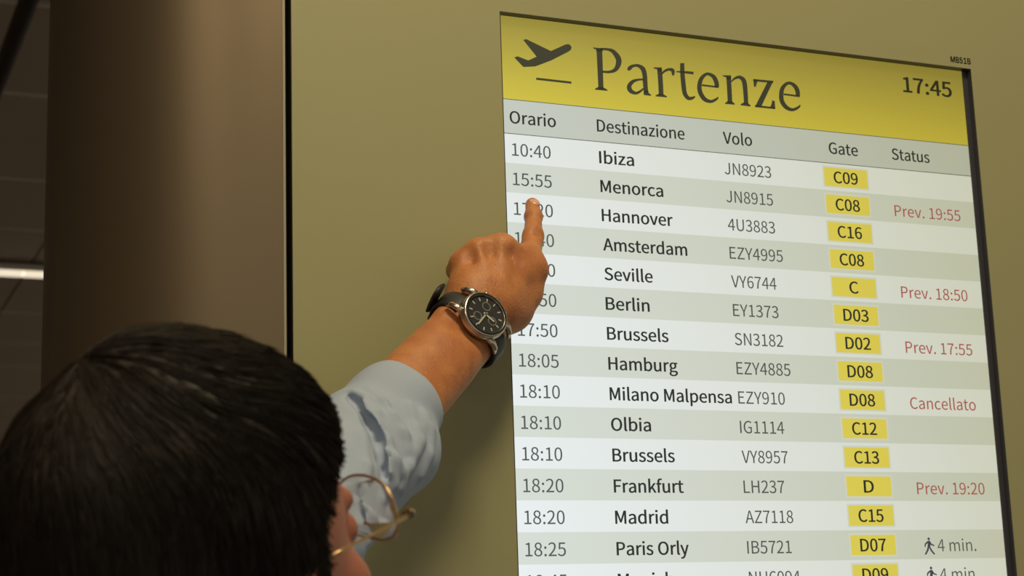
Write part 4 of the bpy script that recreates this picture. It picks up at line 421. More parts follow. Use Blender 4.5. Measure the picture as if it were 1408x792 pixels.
def mesh_of(name, parts, m, parent=None, **k):
    vs, fs, o = [], [], 0
    for v, f in parts: vs.append(v); fs.append(f + o); o += len(v)
    vs = np.concatenate(vs); fs = np.concatenate(fs)
    me = bpy.data.meshes.new(name); me.vertices.add(len(vs)); me.vertices.foreach_set('co', vs.astype(np.float32).ravel())
    me.loops.add(len(fs) * 4); me.loops.foreach_set('vertex_index', fs.astype(np.int32).ravel())
    me.polygons.add(len(fs)); me.polygons.foreach_set('loop_start', np.arange(len(fs), dtype=np.int32) * 4)
    me.polygons.foreach_set('use_smooth', np.ones(len(fs), bool)); me.update(calc_edges=True); me.validate()
    return link(name, me, m, parent, **k)
A3 = lambda v: np.array(v, float)

# ================================================================ THE PERSON
M['skin'] = mat('skin', (0.50, 0.215, 0.078), 0.5, spec=0.4, sss=0.25, var=((0.36, 0.120, 0.045), 60, (1, 1, 1), 0.28), bump=(420, (1, 1, 1), 0.0011, 0.6))
M['shirt'] = mat('shirt_cotton', (0.33, 0.40, 0.53), 0.85, spec=0.15, bump=(900, (1, 1, 1), 0.0004, 0.25))
M['trousers'] = mat('trousers_cloth', (0.03, 0.032, 0.04), 0.9, bump=(500, (1, 1, 1), 0.0004, 0.3))
M['shoe'] = mat('shoe_leather', (0.02, 0.015, 0.012), 0.4, bump=(90, (1, 1, 1), 0.0004, 0.2))
M['hair'] = mat('hair_dark_brown', (0.006, 0.004, 0.003), 0.55, spec=0.35, var=((0.010, 0.006, 0.004), 30, (1, 1, 1), 0.3), bump=(160, (1, 1, 1), 0.002, 0.6))
M['strand'] = mat('hair_strand', (0.005, 0.003, 0.002), 0.5, spec=0.3, var=((0.016, 0.009, 0.005), 24, (1, 1, 1), 0.3))
M['nail'] = mat('fingernail', (0.62, 0.33, 0.22), 0.3, spec=0.5, var=((0.66, 0.36, 0.25), 90, (1, 1, 1), 0.3))
M['eye'] = mat('eye_white', (0.7, 0.66, 0.6), 0.2); M['lip'] = mat('lip', (0.35, 0.10, 0.07), 0.45)
M['gold'] = mat('gold_brown_wire', (0.55, 0.36, 0.17), 0.28, 0.9, bump=(200, (1, 1, 1), 0.0002, 0.05))
M['lens'] = mat('spectacle_lens', (0.97, 0.97, 0.97), 0.02, trans=1.0)
M['tip'] = mat('temple_tip_plastic', (0.03, 0.015, 0.01), 0.3)

# ---- head frame: x to his right, y forward, z up, origin between the ears
def Rz(a): return Matrix.Rotation(a, 3, 'Z')
yaw, pit, rol = math.radians(56.8), math.radians(16.8), math.radians(6.9)
HR = Matrix(((math.cos(yaw), math.sin(yaw), 0), (-math.sin(yaw), math.cos(yaw), 0), (0, 0, 1))) @ \
     Matrix(((1, 0, 0), (0, math.cos(pit), -math.sin(pit)), (0, math.sin(pit), math.cos(pit)))) @ \
     Matrix(((math.cos(rol), 0, math.sin(rol)), (0, 1, 0), (-math.sin(rol), 0, math.cos(rol))))
HT = Vector((-0.41675, -0.53944, Z0 - 0.44664)); HM = Matrix.Translation(HT) @ HR.to_4x4()
neck = HT + HR @ Vector((0, -0.045, -0.13)); nb = neck + Vector((-0.02, 0.0, -0.085))
# ---- joints
S_ = P(290, 890, 1.12); E_ = P(503, 604, 1.385); Wr = P(648, 457, 1.515)
for _ in range(3):               # the dial faces square off the back of the wrist and is seen at (668, 431)
    ax = (Wr - E_).normalized(); nrm = (CAM - Wr); nrm = (nrm - ax * nrm.dot(ax)).normalized(); Wr = P(667, 428, 1.497) - nrm * .0310
person = empty('person', (HT.x, HT.y, 0), 'man with dark brown hair and rolled shirt sleeve pointing at the screen', 'person')
person_inv = Matrix.Translation((-HT.x, -HT.y, 0))
def inpers(o): o.matrix_parent_inverse = person_inv; return o

parts = []
# ---- left hand and forearm (fine grid). Wall side is +y
hand_n = Vector((0, 1, 0))
K = {}
K['i'] = Q(722, 364, -.056); K['m'] = Q(689, 343, -.064); K['r'] = Q(658, 349, -.062); K['l'] = Q(636, 366, -.055)
lo = np.minimum.reduce([A3(E_), A3(Wr), A3(K['l'])]) - .06; hi = np.maximum.reduce([A3(E_), A3(Wr), A3(Q(745, 265, -.005)), A3(K['l'])]) + .045
hi[1] = -0.0002 + wy * 0
F = Field(lo, hi, 0.00155)
side = ax.cross(Vector((0, 0, 1))).normalized()                       # across the arm
nrm = (CAM - Wr); nrm = (nrm - ax * nrm.dot(ax)).normalized(); acr = ax.cross(nrm).normalized()   # nrm: back of the wrist
if acr.dot(UP) > 0: acr = -acr                                        # acr points down-right in the picture (thumb side)
# forearm: radius and ulna as two cones, muscle belly towards the elbow
F.cone(A3(Wr - acr*.0125), A3(E_ - acr*.016), .0185, .0190, .012); F.cone(A3(Wr + acr*.0125), A3(E_ + acr*.016), .0185, .0195, .012)
mid = Wr.lerp(E_, .55); F.cone(A3(Wr.lerp(E_, .3)), A3(Wr.lerp(E_, .8)), .022, .0245, .02)
F.ell(A3(Wr - acr*.022 - ax*.012 + nrm*.006), (.008, .008, .008), .010)   # ulna head
# palm: metacarpals
base = {'i': Q(692, 420, -.0715), 'm': Q(676, 412, -.0755), 'r': Q(658, 406, -.0755), 'l': Q(642, 404, -.0715)}
for f_, r0, r1 in (('i', .0165, .0135), ('m', .0165, .0125), ('r', .016, .0122), ('l', .0150, .0115)):
    F.cone(A3(base[f_]), A3(K[f_]), r0 - .001, r1, .018)
    F.cone(A3(Wr.lerp(base[f_], .1)), A3(base[f_]), .0165, r0 - .001, .014)
F.ell(A3(Q(683, 385, -.052)), (.034, .017, .030), .014)              # palm flesh on the wall side
# knuckle heads and tendons on the back of the hand
for f_, r_ in (('i', .0098), ('m', .0102), ('r', .0088), ('l', .0080)):
    kk = K[f_]; F.ell(A3(kk + Vector((0, -.0034, .0028))), (r_*1.05, r_*.75, r_*.95), .011)
    F.cone(A3(base[f_].lerp(kk, .25) + Vector((0, -.0125, .001))), A3(kk + Vector((0, -.0085, 0))), .0020, .0024, .014)
# hollows between the knuckles
F.ell(A3(Q(704, 356, -.0775)), (.0045, .0035, .008), .012, 's'); F.ell(A3(Q(673, 343, -.0795)), (.0035, .003, .007), .010, 's'); F.ell(A3(Q(647, 353, -.0765)), (.0035, .003, .007), .009, 's')
# index finger, stretched to the glass
ip, idd, it = Q(733, 325, -.0345), Q(733.5, 298, -.0175), Q(732, 281.5, -.0092)
F.cone(A3(K['i'] + Vector((.003, 0, 0))), A3(ip), .0118, .0098, .007); F.cone(A3(ip), A3(idd), .0094, .0078, .005); F.cone(A3(idd), A3(it), .0078, .0069, .004)
F.ell(A3(idd), (.0074, .0078, .006), .005)
F.cone(A3(Q(727, 352, -.055)), A3(Q(737, 372, -.062)), .0095, .0105, .010)
# webbing between index and the folded middle finger
F.cone(A3(Q(714, 354, -.0615)), A3(Q(699, 350, -.0655)), .0095, .0095, .010); F.cone(A3(Q(712, 375, -.066)), A3(Q(698, 372, -.068)), .0095, .0095, .012)
# creases
for (px, py, yy, rr) in ((742, 314, -.0435, .0012), (742, 319, -.0445, .0012), (741, 324, -.0455, .0012)): F.ell(A3(Q(px, py, yy)), (.005, .0012, .0007), .004, 's')
# folded fingers: knuckle -> towards the wall -> back under the palm
for f_, p_, q__, t_, r_ in (('m', (688, 346), (689, 380), (690, 398), .0095), ('r', (657, 353), (660, 384), (664, 400), .0090), ('l', (632, 370), (638, 392), (645, 403), .0082)):
    a1, a2, a3 = Q(p_[0], p_[1], -.024), Q(q__[0], q__[1], -.0165), Q(t_[0], t_[1], -.033)
    F.cone(A3(K[f_]), A3(a1), r_ + .0018, r_ + .0006, .003); F.cone(A3(a1), A3(a2), r_ + .0004, r_, .003); F.cone(A3(a2), A3(a3), r_, r_ - .001, .003)
F.cone(A3(K['l']), A3(Q(628, 372, -.036)), .0108, .0102, .006)
# thumb: metacarpal bulges at the right, tip laid across the folded middle finger
t0, t1, t2, t3 = Q(688, 438, -.066), Q(724, 404, -.056), Q(729, 378, -.034), Q(712, 366, -.020)
F.cone(A3(t0), A3(t1), .0165, .0125, .012); F.cone(A3(t1), A3(t2), .0120, .0100, .006); F.cone(A3(t2), A3(t3), .0100, .0085, .004)
F.ell(A3(Q(706, 425, -.062)), (.018, .014, .020), .012)
F.cone(A3(Q(724, 404, -.058)), A3(Q(730, 372, -.058)), .0105, .0105, .012)
sl = tuple(slice(None) for _ in range(3))
parts.append(F.net())

# ---- head and neck (grid in the head frame)
def head_field(h=0.0026):
    G = Field((-.11, -.14, -.19), (.11, .15, .15), h)
    G.ell((0, -.012, .030), (.0765, .0975, .0985), .01)                       # cranium
    G.ell((0, .030, -.038), (.052, .064, .082), .03)                          # face mass
    G.cone((-.042, .000, -.062), (.0, .066, -.096), .017, .015, .02); G.cone((.042, .000, -.062), (.0, .066, -.096), .017, .015, .02)   # jaw
    G.ell((0, .076, -.100), (.018, .014, .014), .014)                         # chin
    for s in (-1, 1):
        G.ell((s*.043, .062, -.020), (.017, .018, .016), .014)                # cheekbone
        G.ell((s*.030, .066, -.050), (.017, .015, .020), .016)                # cheek
        G.cone((s*.014, .091, .024), (s*.043, .074, .026), .0070, .004, .012)  # brow
        G.ell((s*.031, .094, .006), (.0155, .012, .011), .008, 's')           # eye socket
        G.ell((s*.031, .078, .006), (.0125, .0125, .0120), .002)              # eyelid over the ball
        G.ell((s*.011, .099, -.030), (.0075, .009, .0065), .006)              # nostril wing
        G.ell((s*.078, -.004, -.004), (.0055, .017, .030), .004, rot=None)    # ear
        G.ell((s*.084, .002, -.002), (.004, .009, .016), .003, 's')
        G.ell((s*.077, .004, -.030), (.0055, .008, .009), .004)
    G.cone((0, .091, .016), (0, .113, -.024), .0065, .0085, .008); G.ell((0, .112, -.027), (.010, .009, .008), .005)   # nose
    G.cone((-.018, .090, -.058), (.018, .090, -.058), .0052, .0052, .006); G.cone((-.015, .088, -.069), (.015, .088, -.069), .0060, .0060, .006)  # lips
    G.cone((-.024, .096, -.0635), (.024, .096, -.0635), .0012, .0012, .002, 's')
    G.cone((0, -.028, -.045), (0, -.052, -.150), .056, .058, .02)             # neck
    G.cone((0, .012, -.10), (0, -.01, -.16), .030, .036, .03)
    return G
hv, hf = head_field().net(); HRn = np.array(HR); hv = hv @ HRn.T + A3(HT); parts.append((hv, hf))

# ---- trunk, right arm, legs (coarse grid, under the clothes), facing along the wall
fwd = Vector((.97, .24, 0)).normalized(); lft = Vector((-.24, .97, 0)).normalized()
chest = nb + Vector((0, 0, -.16)) - fwd * .01; pel = Vector((chest.x - .01, chest.y, .94)); SR = nb - lft * .185 + Vector((0, 0, -.045)); ER = SR + Vector((-.03, -.05, -.29)) ; WR_ = ER + fwd * .10 + Vector((0, .0, -.235))
hipL, hipR = pel + lft*.085 - Vector((0, 0, .04)), pel - lft*.085 - Vector((0, 0, .04))
def trunk(G, g, sleeve_to=None):
    """g: how much thicker than the body"""
    G.cone(A3(nb), A3(chest), .058 + g, .10 + g, .05)
    for s in (-1, 1):
        G.cone(A3(chest + lft*s*.075 + Vector((0, 0, .06))), A3(pel + lft*s*.055 + Vector((0, 0, .05))), .105 + g, .105 + g, .06)
    G.cone(A3(nb - Vector((0, 0, .05))), A3(S_), .062 + g, .058 + g, .05); G.cone(A3(nb - Vector((0, 0, .05))), A3(SR), .062 + g, .055 + g, .05)
H_c = 0.0095
blo, bhi = (-.80, -1.02, .0), (-.02, .02, 1.66)
G = Field(blo, bhi, H_c); trunk(G, -.004)
G.cone(A3(neck), A3(nb), .055, .058, .02); G.cone(A3(S_), A3(E_), .044, .034, .02); G.cone(A3(SR), A3(ER), .044, .034, .02); G.cone(A3(ER), A3(WR_), .034, .022, .02)
G.cone(A3(E_), A3(E_.lerp(Wr, .6)), .034, .028, .02)
kn = {}
for hp, s in ((hipL, 1), (hipR, -1)):
    kn_ = Vector((hp.x + .01, hp.y + s*.005, .50)); an = Vector((hp.x - .02, hp.y + s*.01, .09)); kn[s] = (hp, kn_, an)
    G.cone(A3(hp), A3(kn_), .080, .052, .03); G.cone(A3(kn_), A3(an), .052, .036, .03); G.cone(A3(an), A3(an + fwd*.13 - Vector((0, 0, .045))), .034, .026, .02)
parts.append(G.net())
# right hand, hanging relaxed
hd = (WR_ - ER).normalized(); px_ = fwd - hd * fwd.dot(hd); px_.normalize(); pn = hd.cross(px_).normalized()
G = Field(A3(WR_) - .12, A3(WR_) + .17, 0.0026)
G.lo = A3(WR_) - np.array([.10, .10, .23]); G.n = np.array([85, 80, 105]); G.v = np.full(G.n, 1.0, np.float32)
G.cone(A3(ER.lerp(WR_, .7)), A3(WR_), .026, .021, .01)
inward = lft
for j, (o, L_, r_) in enumerate(((.030, .072, .0085), (.010, .080, .009), (-.010, .074, .0085), (-.028, .058, .0075))):
    k0 = WR_ + hd*.085 + px_*o - hd*abs(o - .01)*.25; k1 = k0 + hd*L_*.48 + inward*.008; k2 = k1 + hd*L_*.30 + inward*.014; k3 = k2 + hd*L_*.16 + inward*.014
    G.cone(A3(WR_ + hd*.01 + px_*o*.4), A3(k0), .015, .0115, .008); G.cone(A3(k0), A3(k1), r_ + .001, r_, .003); G.cone(A3(k1), A3(k2), r_, r_ - .0005, .003); G.cone(A3(k2), A3(k3), r_ - .0005, r_ - .0015, .003)
th = WR_ + hd*.02 + px_*.018; th1 = th + hd*.035 + px_*.025 + inward*.008; th2 = th1 + hd*.030 + px_*.006 + inward*.006; th3 = th2 + hd*.024 + inward*.004
G.cone(A3(th), A3(th1), .014, .0115, .008); G.cone(A3(th1), A3(th2), .0112, .0098, .003); G.cone(A3(th2), A3(th3), .0098, .0085, .003)
parts.append(G.net())
body = inpers(mesh_of('body', parts, M['skin'], person))
M['face'] = mat('ruddy_shaded_face_skin', (0.36, 0.145, 0.10), 0.55, spec=0.3, sss=0.2, var=((0.30, 0.105, 0.075), 30, (1, 1, 1), 0.3), bump=(420, (1, 1, 1), 0.0006, 0.4))  # ruddier complexion, with the shade on the face darkened into its colour
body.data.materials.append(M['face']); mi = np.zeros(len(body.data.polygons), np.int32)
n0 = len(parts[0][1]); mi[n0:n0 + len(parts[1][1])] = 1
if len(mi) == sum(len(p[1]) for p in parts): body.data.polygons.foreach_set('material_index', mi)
# eyes
for s in (-1, 1):
    bm = bmesh.new(); bmesh.ops.create_uvsphere(bm, u_segments=16, v_segments=12, radius=.0115, matrix=HM @ Matrix.Translation((s*.029, .0775, .006)))
    inpers(from_bm('eye', bm, M['eye'], person, smooth=True))
# index fingernail
nc = it + Vector((0.0002, -.0048, .0016)); bm = bmesh.new()
nz = Vector((0, -.72, .69)).normalized(); nx = Vector((1, 0, 0)); ny = nz.cross(nx); NM = Matrix(((nx.x, ny.x, nz.x, nc.x), (nx.y, ny.y, nz.y, nc.y), (nx.z, ny.z, nz.z, nc.z), (0, 0, 0, 1)))
bmesh.ops.create_uvsphere(bm, u_segments=20, v_segments=10, radius=1, matrix=NM @ Matrix.Diagonal((.0052, .0066, .0022, 1)))
inpers(from_bm('fingernail', bm, M['nail'], person, smooth=True, label='pale nail of the pointing index finger'))

# ---- shirt
cuffC = E_ + ax * .062
slo = np.minimum(A3(S_), A3(E_)) - .09; shi = np.maximum(A3(S_), A3(cuffC)) + .08
SL = Field(slo, shi, 0.0021)
SL.cone(A3(cuffC + ax*.02), A3(cuffC - ax*.025), .0292, .0375, .010); SL.cone(A3(cuffC - ax*.02), A3(E_ - ax*.012), .0395, .0440, .015)
SL.cone(A3(cuffC - ax*.020), A3(P(541, 620, 1.385)), .0320, .0325, .014); SL.cone(A3(P(545, 626, 1.38)), A3(E_.lerp(S_, .30)), .0345, .046, .014); SL.cone(A3(E_ - ax*.012), A3(E_.lerp(S_, .12)), .0440, .046, .012)
SL.cone(A3(E_.lerp(S_, .10)), A3(S_), .045, .062, .014)
cr_n = (ax + (E_ - S_).normalized()).normalized()
# folds: ridges and one deep crease laid on the sleeve's surface
def surf(px, py, d0=1.15, d1=1.6):
    ds = np.arange(d0, d1, .0015); pts = np.array([A3(P(px, py, d)) for d in ds]); q = np.clip(((pts - SL.lo) / SL.h).round().astype(int), 0, np.array(SL.n) - 1)
    h_ = np.where(SL.v[q[:, 0], q[:, 1], q[:, 2]] < 0)[0]
    return pts[h_[0]] if len(h_) else None
SLF = []
for w_, pp in ((.0034, [(508,538),(524,552),(540,572),(553,596),(561,620)]), (.0032, [(582,572),(576,606),(562,642),(549,672)]), (.0030, [(517,582),(532,604),(541,633),(543,668)]),
               (.0034, [(499,553),(515,588),(526,622),(531,650)]), (.0026, [(562,560),(570,590),(567,620)]), (.0030, [(541,630),(551,650),(553,676)]), (.0024, [(592,590),(588,625),(578,655)]),
               (.0030, [(497,600),(503,640),(504,690)]), (.0028, [(510,672),(512,710),(505,745)]), (.0024, [(488,540),(503,548),(520,566)])):
    SLF.append((w_, [surf(*p) for p in pp]))
CRZ = [surf(*p) for p in ((480,548),(492,561),(506,580),(517,606),(524,634),(526,655))]
for w_, pp in SLF:
    pp = [p for p in pp if p is not None]
    for a, b in zip(pp, pp[1:]): SL.cone(a + A3(FW)*.0006, b + A3(FW)*.0006, w_*.8, w_*.8, .0075)
cz = [p for p in CRZ if p is not None]
for i, (a, b) in enumerate(zip(cz, cz[1:])):
    for dd in (-.001, .003, .007, .011): SL.cone(a + A3(FW)*dd, b + A3(FW)*dd, .0010 + .0003*i, .0013 + .0003*i, .006, 's')
X, Y, Z = np.meshgrid(*[SL.lo[i] + SL.h * np.arange(SL.n[i]) for i in range(3)], indexing='ij')
SL.v = (SL.v - .0011 * np.sin(X*90 + 2.5*np.sin(Z*50)) * np.sin(Z*70 + Y*60)).astype(np.float32)
# crease between forearm and upper arm on the side towards the head, then the cuff cut and its hollow
SL.plane(A3(cuffC), A3(ax), .004)
SL.cone(A3(cuffC + ax*.02), A3(cuffC - ax*.015), .0272, .0282, .002, 's')
sp1 = SL.net()
Gs = Field(blo, bhi, 0.0075); trunk(Gs, .012)
Gs.cone(A3(S_), A3(S_.lerp(E_, .3)), .066, .062, .03); Gs.cone(A3(SR), A3(ER), .062, .052, .03); Gs.cone(A3(ER), A3(ER.lerp(WR_, .35)), .050, .046, .01)
for s in (1, -1): Gs.cone(A3(kn[s][0] + Vector((0, 0, .06))), A3(kn[s][0]), .115, .112, .04)
X, Y, Z = np.meshgrid(*[Gs.lo[i] + Gs.h * np.arange(Gs.n[i]) for i in range(3)], indexing='ij')
Gs.v = (Gs.v - .004 * np.sin(X*40 + Z*22 + 2*np.sin(Y*20)) * (np.sin(Y*31 + Z*14) * .5 + .5)).astype(np.float32)
Gs.plane((0, 0, .88), (0, 0, -1), .01)
Gs.cone(A3(nb + Vector((0, 0, .02))), A3(neck + Vector((0, 0, .05))), .066, .062, .004, 's')
shirt = inpers(mesh_of('shirt', [sp1, Gs.net()], M['shirt'], person, label='pale blue-grey shirt with the left sleeve rolled to the elbow'))
cpts = []
for i in range(25):
    t = 2*PI*i/25; d_ = fwd*math.cos(t) + lft*math.sin(t); cpts.append(nb + d_*.073 + Vector((0, 0, .010 - .020*math.cos(t))))
inpers(tube('collar', cpts, .015, M['shirt'], person, n=10, closed=True, flat=((0, 0, 1), 1.2)))
# rolled hem at the cuff
hem = []
for i in range(49):
    t = 2*PI*i/49; hem.append(cuffC - ax*.0035 + (acr*math.cos(t) + nrm*math.sin(t)) * .0292)
inpers(tube('cuff_hem', hem, .0022, M['shirt'], person, n=8, closed=True))
# trousers, belt and shoes
Gt = Field(blo, (bhi[0], bhi[1], 1.02), 0.009)
Gt.cone(A3(pel + lft*.05 + Vector((0, 0, .03))), A3(hipL), .112, .105, .04); Gt.cone(A3(pel - lft*.05 + Vector((0, 0, .03))), A3(hipR), .112, .105, .04)
for s in (1, -1):
    hp, k_, an = kn[s]; Gt.cone(A3(hp), A3(k_), .098, .072, .03); Gt.cone(A3(k_), A3(an + Vector((0, 0, -.01))), .072, .062, .03)
Gt.plane((0, 0, .045), (0, 0, -1), .005)
inpers(mesh_of('trousers', [Gt.net()], M['trousers'], person))
for s in (1, -1):
    an = kn[s][2]; Gf = Field(A3(an) - np.array([.12, .10, .095]), A3(an) + np.array([.26, .10, .05]), .004)
    b0 = Vector((an.x - .03, an.y, .040)); Gf.cone(A3(b0), A3(b0 + fwd*.12), .040, .040, .02); Gf.cone(A3(b0 + fwd*.10), A3(b0 + fwd*.20 - Vector((0, 0, .008))), .042, .034, .02, flat=((0, 0, 1), .8)); Gf.cone(A3(b0), A3(an), .038, .040, .02)
    Gf.plane((0, 0, .001), (0, 0, -1), .004)
    inpers(mesh_of('shoe', [Gf.net()], M['shoe'], person))

# ---- hair: a cap that follows the skull, and thousands of strands combed forward from the crown
Gh = Field((-.12, -.15, -.12), (.12, .14, .17), 0.0032)
Gh.ell((0, -.014, .035), (.0850, .1060, .1030), .01)
Gh.ell((0, -.070, -.02), (.066, .045, .070), .03)
Gh.cone((.076, .018, .03), (.078, .012, -.012), .009, .005, .012); Gh.cone((-.076, .018, .03), (-.078, .012, -.012), .009, .005, .012)
X, Y, Z = np.meshgrid(*[Gh.lo[i] + Gh.h * np.arange(Gh.n[i]) for i in range(3)], indexing='ij')
# hairline: nothing in front of a slanted surface, nothing below the nape
face_cut = Y - (.010 + np.clip(Z - .030, 0, .1) * 1.0 - np.clip(-Z, 0, 1) * .35)
d1 = face_cut.astype(np.float32); Gh.v = np.maximum(Gh.v, d1 * .8) 
Gh.v = np.maximum(Gh.v, (-(Z + .085)).astype(np.float32))
Gh.v = (Gh.v - .0022*np.sin(X*47 + Y*31) * np.sin(Z*40 + Y*22) - .0010*np.sin(X*90 - Y*50)*np.sin(Y*70 + Z*40)).astype(np.float32)
hv2, hf2 = Gh.net(); cap_v = hv2.copy(); hv2 = hv2 @ HRn.T + A3(HT)
hair = inpers(mesh_of('hair', [(hv2, hf2)], M['hair'], person, label='dark brown hair'))
rng = np.random.RandomState(5)
def sdf_at(p):
    q = (p - Gh.lo) / Gh.h; i = np.clip(q.astype(int), 0, np.array(Gh.n) - 2); fr = q - i; out = 0
    for a in (0, 1):
        for b in (0, 1):
            for c in (0, 1):
                w_ = (fr[:, 0] if a else 1-fr[:, 0]) * (fr[:, 1] if b else 1-fr[:, 1]) * (fr[:, 2] if c else 1-fr[:, 2]); out = out + w_ * Gh.v[i[:, 0]+a, i[:, 1]+b, i[:, 2]+c]
    return out
NS = 9000
roots = cap_v[rng.randint(0, len(cap_v), NS)]; crown = np.array([-.012, -.055, .125])
pos = roots.copy(); path = [pos.copy()]; lift = rng.uniform(-.001, .0022, NS); ln = rng.uniform(.6, 1.3, NS)
for k in range(6):
    d = pos - crown; d /= np.linalg.norm(d, axis=1)[:, None] + 1e-9
    top = np.clip((pos[:, 2] - .02) / .08, 0, 1)[:, None]
    d = d * 1.0 + np.array([.25, .9, .05]) * top * np.clip((pos[:, 1:2] + .06) / .06, 0, 1) + np.array([0, -.15, -.9]) * (1 - top)
    d += rng.normal(0, .10, (NS, 3)) + .14 * np.sin(pos[:, [1, 2, 0]] * 61 + 3*np.sin(pos[:, [2, 0, 1]] * 33))
    d /= np.linalg.norm(d, axis=1)[:, None]
    fc = pos[:, 1] - (.010 + np.clip(pos[:, 2] - .030, 0, .1) * 1.0 - np.clip(-pos[:, 2], 0, 1) * .35)
    pos = pos + d * .0062 * ln[:, None] * np.clip(-(fc + .002) / .012, .02, 1)[:, None]
    e_ = .002; g_ = np.stack([sdf_at(pos + np.eye(3)[i]*e_) - sdf_at(pos - np.eye(3)[i]*e_) for i in range(3)], 1); g_ /= np.linalg.norm(g_, axis=1)[:, None] + 1e-9
    pos = pos - g_ * (sdf_at(pos) - (.0008 + lift * (k / 5)))[:, None]
    path.append(pos.copy())
pth = np.stack(path, 1) @ HRn.T + A3(HT)                        # NS x 7 x 3
rad = np.array([.0004, .0005, .0005, .00045, .0004, .0003, .00012])
tan = np.gradient(pth, axis=1); tan /= np.linalg.norm(tan, axis=2)[:, :, None] + 1e-9
uu = np.cross(tan, np.array([.3, .2, .93])); uu /= np.linalg.norm(uu, axis=2)[:, :, None] + 1e-9; vv = np.cross(tan, uu)
ring = np.stack([pth + rad[None, :, None] * (uu*math.cos(a) + vv*math.sin(a)) for a in (0, 2*PI/3, 4*PI/3)], 2)   # NS,7,3,3
vs = ring.reshape(-1, 3); bidx = (np.arange(NS) * 21)[:, None, None] + (np.arange(6) * 3)[None, :, None] + np.arange(3)[None, None, :]
nx_ = (np.arange(NS) * 21)[:, None, None] + (np.arange(6) * 3)[None, :, None] + ((np.arange(3) + 1) % 3)[None, None, :]
fs = np.stack([bidx, nx_, nx_ + 3, bidx + 3], -1).reshape(-1, 4)
hs = inpers(mesh_of('hair_strands', [(vs, fs)], M['strand'], person, kind='stuff'))

# ================================================================ EYEGLASSES (worn; a thing of their own)
gl = empty('eyeglasses', mw=HM, label='thin gold wire eyeglasses worn by the man, right temple arm showing', cat='eyeglasses')
for s in (-1, 1):
    cx_, cz_ = s*.0375, .0095; rim = []
    for i in range(40):
        t = 2*PI*i/40; ca, sa = math.cos(t), math.sin(t); sp_ = lambda v, e: math.copysign(abs(v)**e, v)
        rim.append((cx_ + .0285*sp_(ca, .85), .106 - .0065*((cx_ + .0285*sp_(ca, .85))/.06)**2*2, cz_ + (.0235 if sa > 0 else .0140)*sp_(sa, .9)))
    tube('rim', rim, .00085, M['gold'], gl, n=8, closed=True)
    bm = bmesh.new(); f1 = [bm.verts.new((x*1 if True else 0, y - .0008, z)) for x, y, z in rim]; f2 = [bm.verts.new((x, y + .0008, z)) for x, y, z in rim]
    bm.faces.new(f1); bm.faces.new(f2[::-1])
    for i in range(40): bm.faces.new((f1[i], f2[i], f2[(i+1) % 40], f1[(i+1) % 40]))
    from_bm('lens', bm, M['lens'], gl, label='clear lens')
    tube('end_piece', [(s*.0640, .0975, .012), (s*.068, .099, .014), (s*.072, .097, .014), (s*.0745, .091, .014)], [.0010, .0014, .0017, .0015], M['gold'], gl, n=8)
    tube('temple_arm', [(s*.0745, .093, .014), (s*.0775, .060, .0135), (s*.0795, .025, .013), (s*.0800, .005, .012)], [.0013, .0010, .0010, .0011], M['gold'], gl, n=8, flat=((1, 0, 0), .7))
    tube('temple_tip', [(s*.0800, .006, .012), (s*.0805, -.010, .008), (s*.079, -.022, -.006), (s*.075, -.026, -.022)], [.0014, .0016, .0017, .0013], M['tip'], gl, n=8)
    box('hinge', s*.0745 - .0012, s*.0745 + .0012, .0895, .0940, .0122, .0158, M['tip'], gl, bev=.0005)
    tube('nose_pad', [(s*.0095, .100, -.001), (s*.0110, .098, -.008), (s*.0125, .099, -.012)], [.0012, .0026, .0015], M['lens'], gl, n=8)
tube('bridge', [(-.0128, .1055, .011), (-.006, .1085, .0145), (.006, .1085, .0145), (.0128, .1055, .011)], .0011, M['gold'], gl, n=8)

# ================================================================ WRISTWATCH (worn on the left wrist)
M['watch_steel'] = mat('watch_steel', (0.55, 0.50, 0.46), 0.25, 1.0, bump=(300, (1, 1, 1), 0.0001, 0.08))
M['watch_dark'] = mat('watch_dial_dark', (0.014, 0.016, 0.019), 0.7, var=((0.02, 0.02, 0.022), 300, (1, 1, 1), 0.3))
M['bezel_ring'] = mat('watch_bezel_dark', (0.03, 0.032, 0.036), 0.3, 0.6)
M['leather'] = mat('strap_leather', (0.010, 0.010, 0.014), 0.5, bump=(500, (1, 1, 1), 0.0004, 0.4))
M['stitch'] = mat('watch_mark', (0.62, 0.60, 0.52), 0.4, bump=(500, (1, 1, 1), 0.0001, 0.1))
M['subdial'] = mat('watch_subdial', (0.20, 0.20, 0.20), 0.6, bump=(500, (1, 1, 1), 0.0001, 0.1))
M['crystal'] = thin_glass('watch_crystal', (.96, .97, .97), 1.16)
X_, Y_, Z_ = acr.copy(), ax.copy(), nrm.copy()
Y_, Z_ = (Y_*math.cos(.10) + Z_*math.sin(.10)) , (Z_*math.cos(.10) - Y_*math.sin(.10))
tw = math.radians(-4); X_, Z_ = X_*math.cos(tw) + Z_*math.sin(tw), Z_*math.cos(tw) - X_*math.sin(tw)
if X_.cross(Y_).dot(Z_) < 0: X_ = -X_
WC = Wr + ax * .0
WM = Matrix(((X_.x, Y_.x, Z_.x, WC.x), (X_.y, Y_.y, Z_.y, WC.y), (X_.z, Y_.z, Z_.z, WC.z), (0, 0, 0, 1)))
wt = empty('wristwatch', mw=WM, label='steel chronograph with black dial on dark leather strap, worn on the raised wrist', cat='wristwatch')
Zt = .0215                       # underside of the case above the arm's axis
lathe('case', [(.0150, Zt), (.0188, Zt + .0012), (.0200, Zt + .0045), (.0198, Zt + .0080), (.0185, Zt + .0095), (.0160, Zt + .0097)], M['watch_steel'], wt, n=64, smooth=True)
